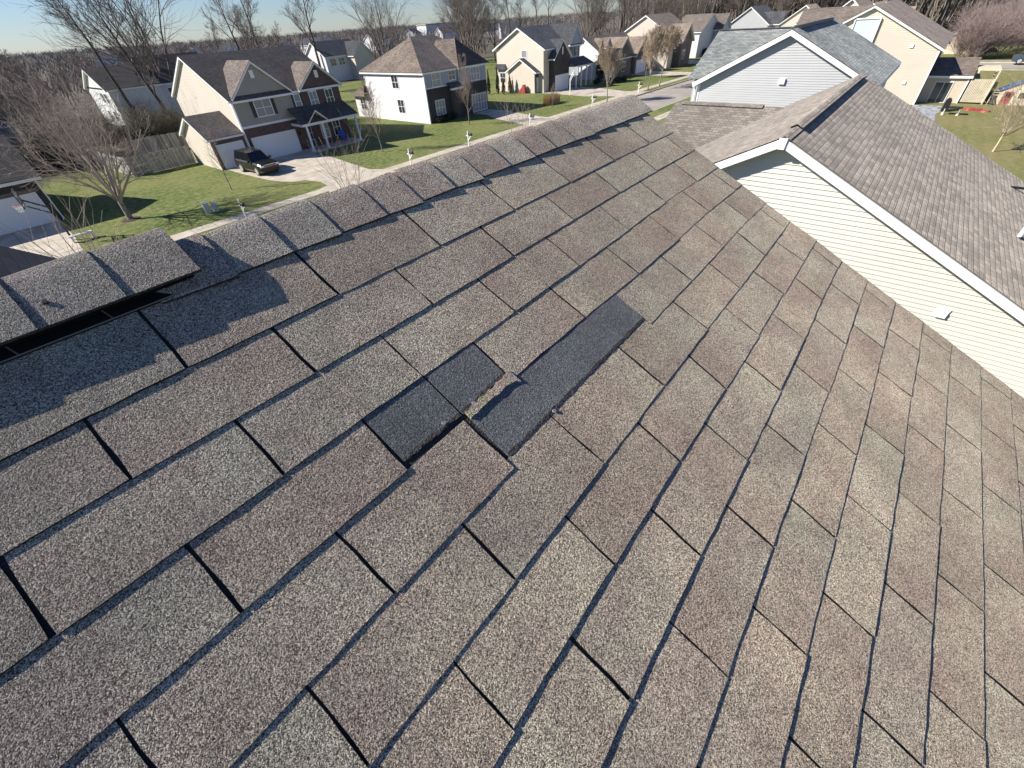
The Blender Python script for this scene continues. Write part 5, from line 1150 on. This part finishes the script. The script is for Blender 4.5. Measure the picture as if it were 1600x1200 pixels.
# basketball hoops
def hoop(label,x,y,d,sg=-1,clear=True):
    t=thing('basketball_hoop',label,'basketball hoop',(x,y,0)); d=Vector(d).normalized(); o=Vector((x,y,0)); s=Vector((-d.y,d.x,0))
    m=MB(); m.bar(o,o+d*-.15+Vector((0,0,2.2)),.12); m.bar(o+d*-.15+Vector((0,0,2.2)),o+d*.9+Vector((0,0,3.0)),.09); m.bar(o+d*-.15+Vector((0,0,1.8)),o+d*.9+Vector((0,0,2.6)),.07); m.build('pole',BLACKP if clear else WHITE,t)
    m=MB(); c=o+d*1.0+Vector((0,0,3.1)); 
    fr=MB()
    for a,b in (((-.8,-.5),(.8,-.5)),((.8,-.5),(.8,.5)),((.8,.5),(-.8,.5)),((-.8,.5),(-.8,-.5)),((-.3,-.3),(.3,-.3)),((.3,-.3),(.3,.1)),((.3,.1),(-.3,.1)),((-.3,.1),(-.3,-.3))):
        fr.bar(c+s*a[0]+Vector((0,0,a[1])),c+s*b[0]+Vector((0,0,b[1])),.035,.05,up=d)
    f=fr.build('backboard',BLACKP if clear else WHITE,t)
    m.prism([c+s*-.78+Vector((0,0,-.48)),c+s*.78+Vector((0,0,-.48)),c+s*.78+Vector((0,0,.48)),c+s*-.78+Vector((0,0,.48))],d*.012)
    gl=bpy.data.materials.get('clear_backboard')
    if gl is None:
        gl=bpy.data.materials.new('clear_backboard'); gl.use_nodes=True; b=gl.node_tree.nodes['Principled BSDF']; b.inputs['Base Color'].default_value=(.9,.95,1,1); b.inputs['Alpha'].default_value=.22; b.inputs['Roughness'].default_value=.1
    m.build('board_panel',gl,f)
    m=MB(); rc=c+d*.3+Vector((0,0,-.35)); m.tube([rc+Vector((math.cos(R(a))*.23,math.sin(R(a))*.23,0)) for a in range(0,361,30)],[.014]*13,5,cap=False); rim=m.build('rim',mat('orange_rim',(.55,.08,.05),.5),t)
    m=MB()
    for a in range(0,360,30): 
        p=rc+Vector((math.cos(R(a))*.22,math.sin(R(a))*.22,0)); q=rc+Vector((math.cos(R(a+25))*.13,math.sin(R(a+25))*.13,-.42)); m.bar(p,q,.014)
        q=rc+Vector((math.cos(R(a-25))*.13,math.sin(R(a-25))*.13,-.42)); m.bar(p,q,.014)
    m.build('net',WHITE,rim)
hoop('black basketball hoop with a clear board beside the brick garage driveway',2.75,42.2,(-1,.15,0))
hoop('white basketball hoop by the slate roofed house driveway',71.0,44.2,(1,.1,0),clear=False)
sl_=thing('red_slide','small red plastic slide against the beige side garage wall','slide',(70.5,53.4,0)); m=MB(); m.prism([(70.3,53.1,0),(70.3,53.9,0),(70.3,53.7,1.25),(70.3,53.3,1.25)],(.5,0,0)); m.build('tower',RED,sl_); m=MB(); m.prism([(70.3,53.9,.1),(70.3,54.8,0),(70.3,54.8,.1),(70.3,53.8,.9)],(.45,0,0)); m.build('chute',RED,sl_)
# ---------------------------------------------------------------- cars
def car(label,x,y,rz,col,L=5.2,Wd=2.0,Hh=1.85,suv=True,group=None,lights=True):
    t=thing('parked_car',label,'car',(0,0,0),group)
    paint=mat('paint_'+col[0],col[1],.28,coat=.35,spec=.35); tyre=mat('tyre_rubber',(.02,.02,.02),.8); rimm=mat('alloy_rim',(.62,.62,.63),.3,.6); chrome=mat('chrome',(.7,.7,.7),.15,1)
    hl=Wd/2
    # stations along y (front = -L/2): lower body ring
    st=[(-L/2,.45,.80,.86*hl),(-L/2+.12,.32,.98,.94*hl),(-L/2+.5,.28,1.06,hl),(-.9,.28,1.13,hl),(.3,.28,1.15,hl),(L/2-.5,.28,1.17,hl),(L/2-.08,.34,1.15,.96*hl),(L/2,.5,1.0,.92*hl)]
    m=MB(); rings=[]
    for (yy,zb,zt,w) in st:
        prof=[(-w*.93,zb),(-w,zb+.15),(-w,zb+.4*(zt-zb)),(-w*.985,zt-.12),(-w*.90,zt),(-w*.45,zt+.035),(0,zt+.045)]
        full=prof+[(-a,b) for a,b in prof[-2::-1]]
        rings.append([Vector((a,yy,b)) for a,b in full])
    n0=0; k=len(rings[0])
    for r in rings: m.v+=r
    for i in range(len(rings)-1):
        for q in range(k):
            q2=(q+1)%k; m.f.append([i*k+q,i*k+q2,(i+1)*k+q2,(i+1)*k+q][::-1]); m.c.append(1.)
    m.f.append([q for q in range(k)][::-1][::-1]); m.c.append(1.); m.f.append([(len(rings)-1)*k+q for q in range(k)][::-1]); m.c.append(1.)
    body=m.build('body',paint,t,uv=False)
    bv=body.modifiers.new('b','BEVEL'); bv.width=.03; bv.segments=2; bv.limit_method='ANGLE'
    # cabin
    yf=-L*.20; yr=L/2-.12 if suv else L/2-.9; zb=1.12; zt=Hh
    def ring(yy0,yy1,w0,w1,zz0,zz1): return
    c0=[Vector((-hl*.90,yf,zb)),Vector((hl*.90,yf,zb)),Vector((hl*.92,yr,zb)),Vector((-hl*.92,yr,zb))]
    c1=[Vector((-hl*.70,yf+.72,zt-.03)),Vector((hl*.70,yf+.72,zt-.03)),Vector((hl*.72,yr-.32,zt)),Vector((-hl*.72,yr-.32,zt))]
    m=MB(); m.face(c1); 
    for i in range(4): j=(i+1)%4; m.face([c0[i],c0[j],c1[j],c1[i]])
    cab=m.build('cabin',paint,t,uv=False); bv=cab.modifiers.new('b','BEVEL'); bv.width=.07; bv.segments=3; bv.limit_method='ANGLE'
    def pane(name,a,b,c,d,out):
        P=[a,b,c,d]; cen=sum(P,Vector())/4; Q=[cen+(p-cen)*.88 for p in P]; o=(b-a).cross(d-a).normalized(); 
        if o.dot(out)<0: o=-o
        mm=MB(); mm.prism([q-o*.02 for q in Q],o*.035); mm.build(name,mat('car_glass',(.01,.012,.015),.04,spec=.9),t,uv=False)
    pane('windscreen',c0[0],c0[1],c1[1],c1[0],Vector((0,-1,.3))); pane('rear_window',c0[2],c0[3],c1[3],c1[2],Vector((0,1,.3)))
    for sg,(a,b,c,d) in ((1,(c0[1],c0[2],c1[2],c1[1])),(-1,(c0[0],c0[3],c1[3],c1[0]))):
        for f0,f1 in ((.03,.30),(.33,.62),(.65,.97)):
            pane('side_window',a.lerp(b,f0),a.lerp(b,f1),d.lerp(c,f1),d.lerp(c,f0),Vector((sg,0,0)))
    for sg in (-1,1):
        m=MB(); m.bar((sg*hl*.66,yf+.9,zt+.04),(sg*hl*.68,yr-.45,zt+.05),.04); m.build('roof_rail',chrome,t,uv=False)
        m=MB(); m.box(sg*hl,yf+.1,1.1,sg*(hl+.22),yf+.3,1.3); m.build('wing_mirror',paint,t,uv=False)
        m=MB(); m.box(sg*hl*.62,-L/2-.02,.78,sg*hl*.93,-L/2+.1,.92); m.build('headlight',mat('headlight_glass',(.75,.77,.8),.1),t,uv=False)
        m=MB(); m.box(sg*hl*.72,L/2-.06,.75,sg*hl*.9,L/2+.015,1.05); m.build('tail_light',RED,t,uv=False)
        for yy in (-L*.30,L*.29):
            m=MB(); m.tube([(sg*(hl-.22),yy,.39),(sg*(hl+.01),yy,.39)],[.39,.39],20); w_=m.build('wheel',tyre,t,uv=False)
            m=MB(); m.tube([(sg*(hl-.02),yy,.39),(sg*(hl+.03),yy,.39)],[.28,.27],16); m.build('rim',rimm,w_,uv=False)
    m=MB(); m.box(-hl*.58,-L/2-.025,.74,hl*.58,-L/2+.05,.95); gr_=m.build('grille',BLACKP,t,uv=False)
    m=MB()
    for q in range(8): xx=-hl*.55+q*hl*1.1/7; m.box(xx-.012,-L/2-.04,.75,xx+.012,-L/2-.025,.94)
    m.bar((-hl*.6,-L/2-.03,.96),(hl*.6,-L/2-.03,.96),.025); m.build('grille_bars',chrome,gr_,uv=False)
    m=MB(); m.box(-hl*.85,-L/2-.04,.36,hl*.85,-L/2+.1,.52); m.build('bumper',BLACKP,t,uv=False)
    t.location=(x,y,.015); t.rotation_euler=(0,0,rz); return t
car('large glossy black SUV parked facing the street on the driveway',19.35,47.6,R(2),('black',(.006,.006,.008)))
car('pale teal car half hidden behind the bushy street trees',119.5,49.0,R(10),('teal',(.10,.28,.30)),L=4.6,Hh=1.6,suv=False)
car('dark blue grey car on the side street at the right edge',119.6,-12.9,R(0),('slate',(.05,.07,.10)),L=4.6,Hh=1.5,suv=False)
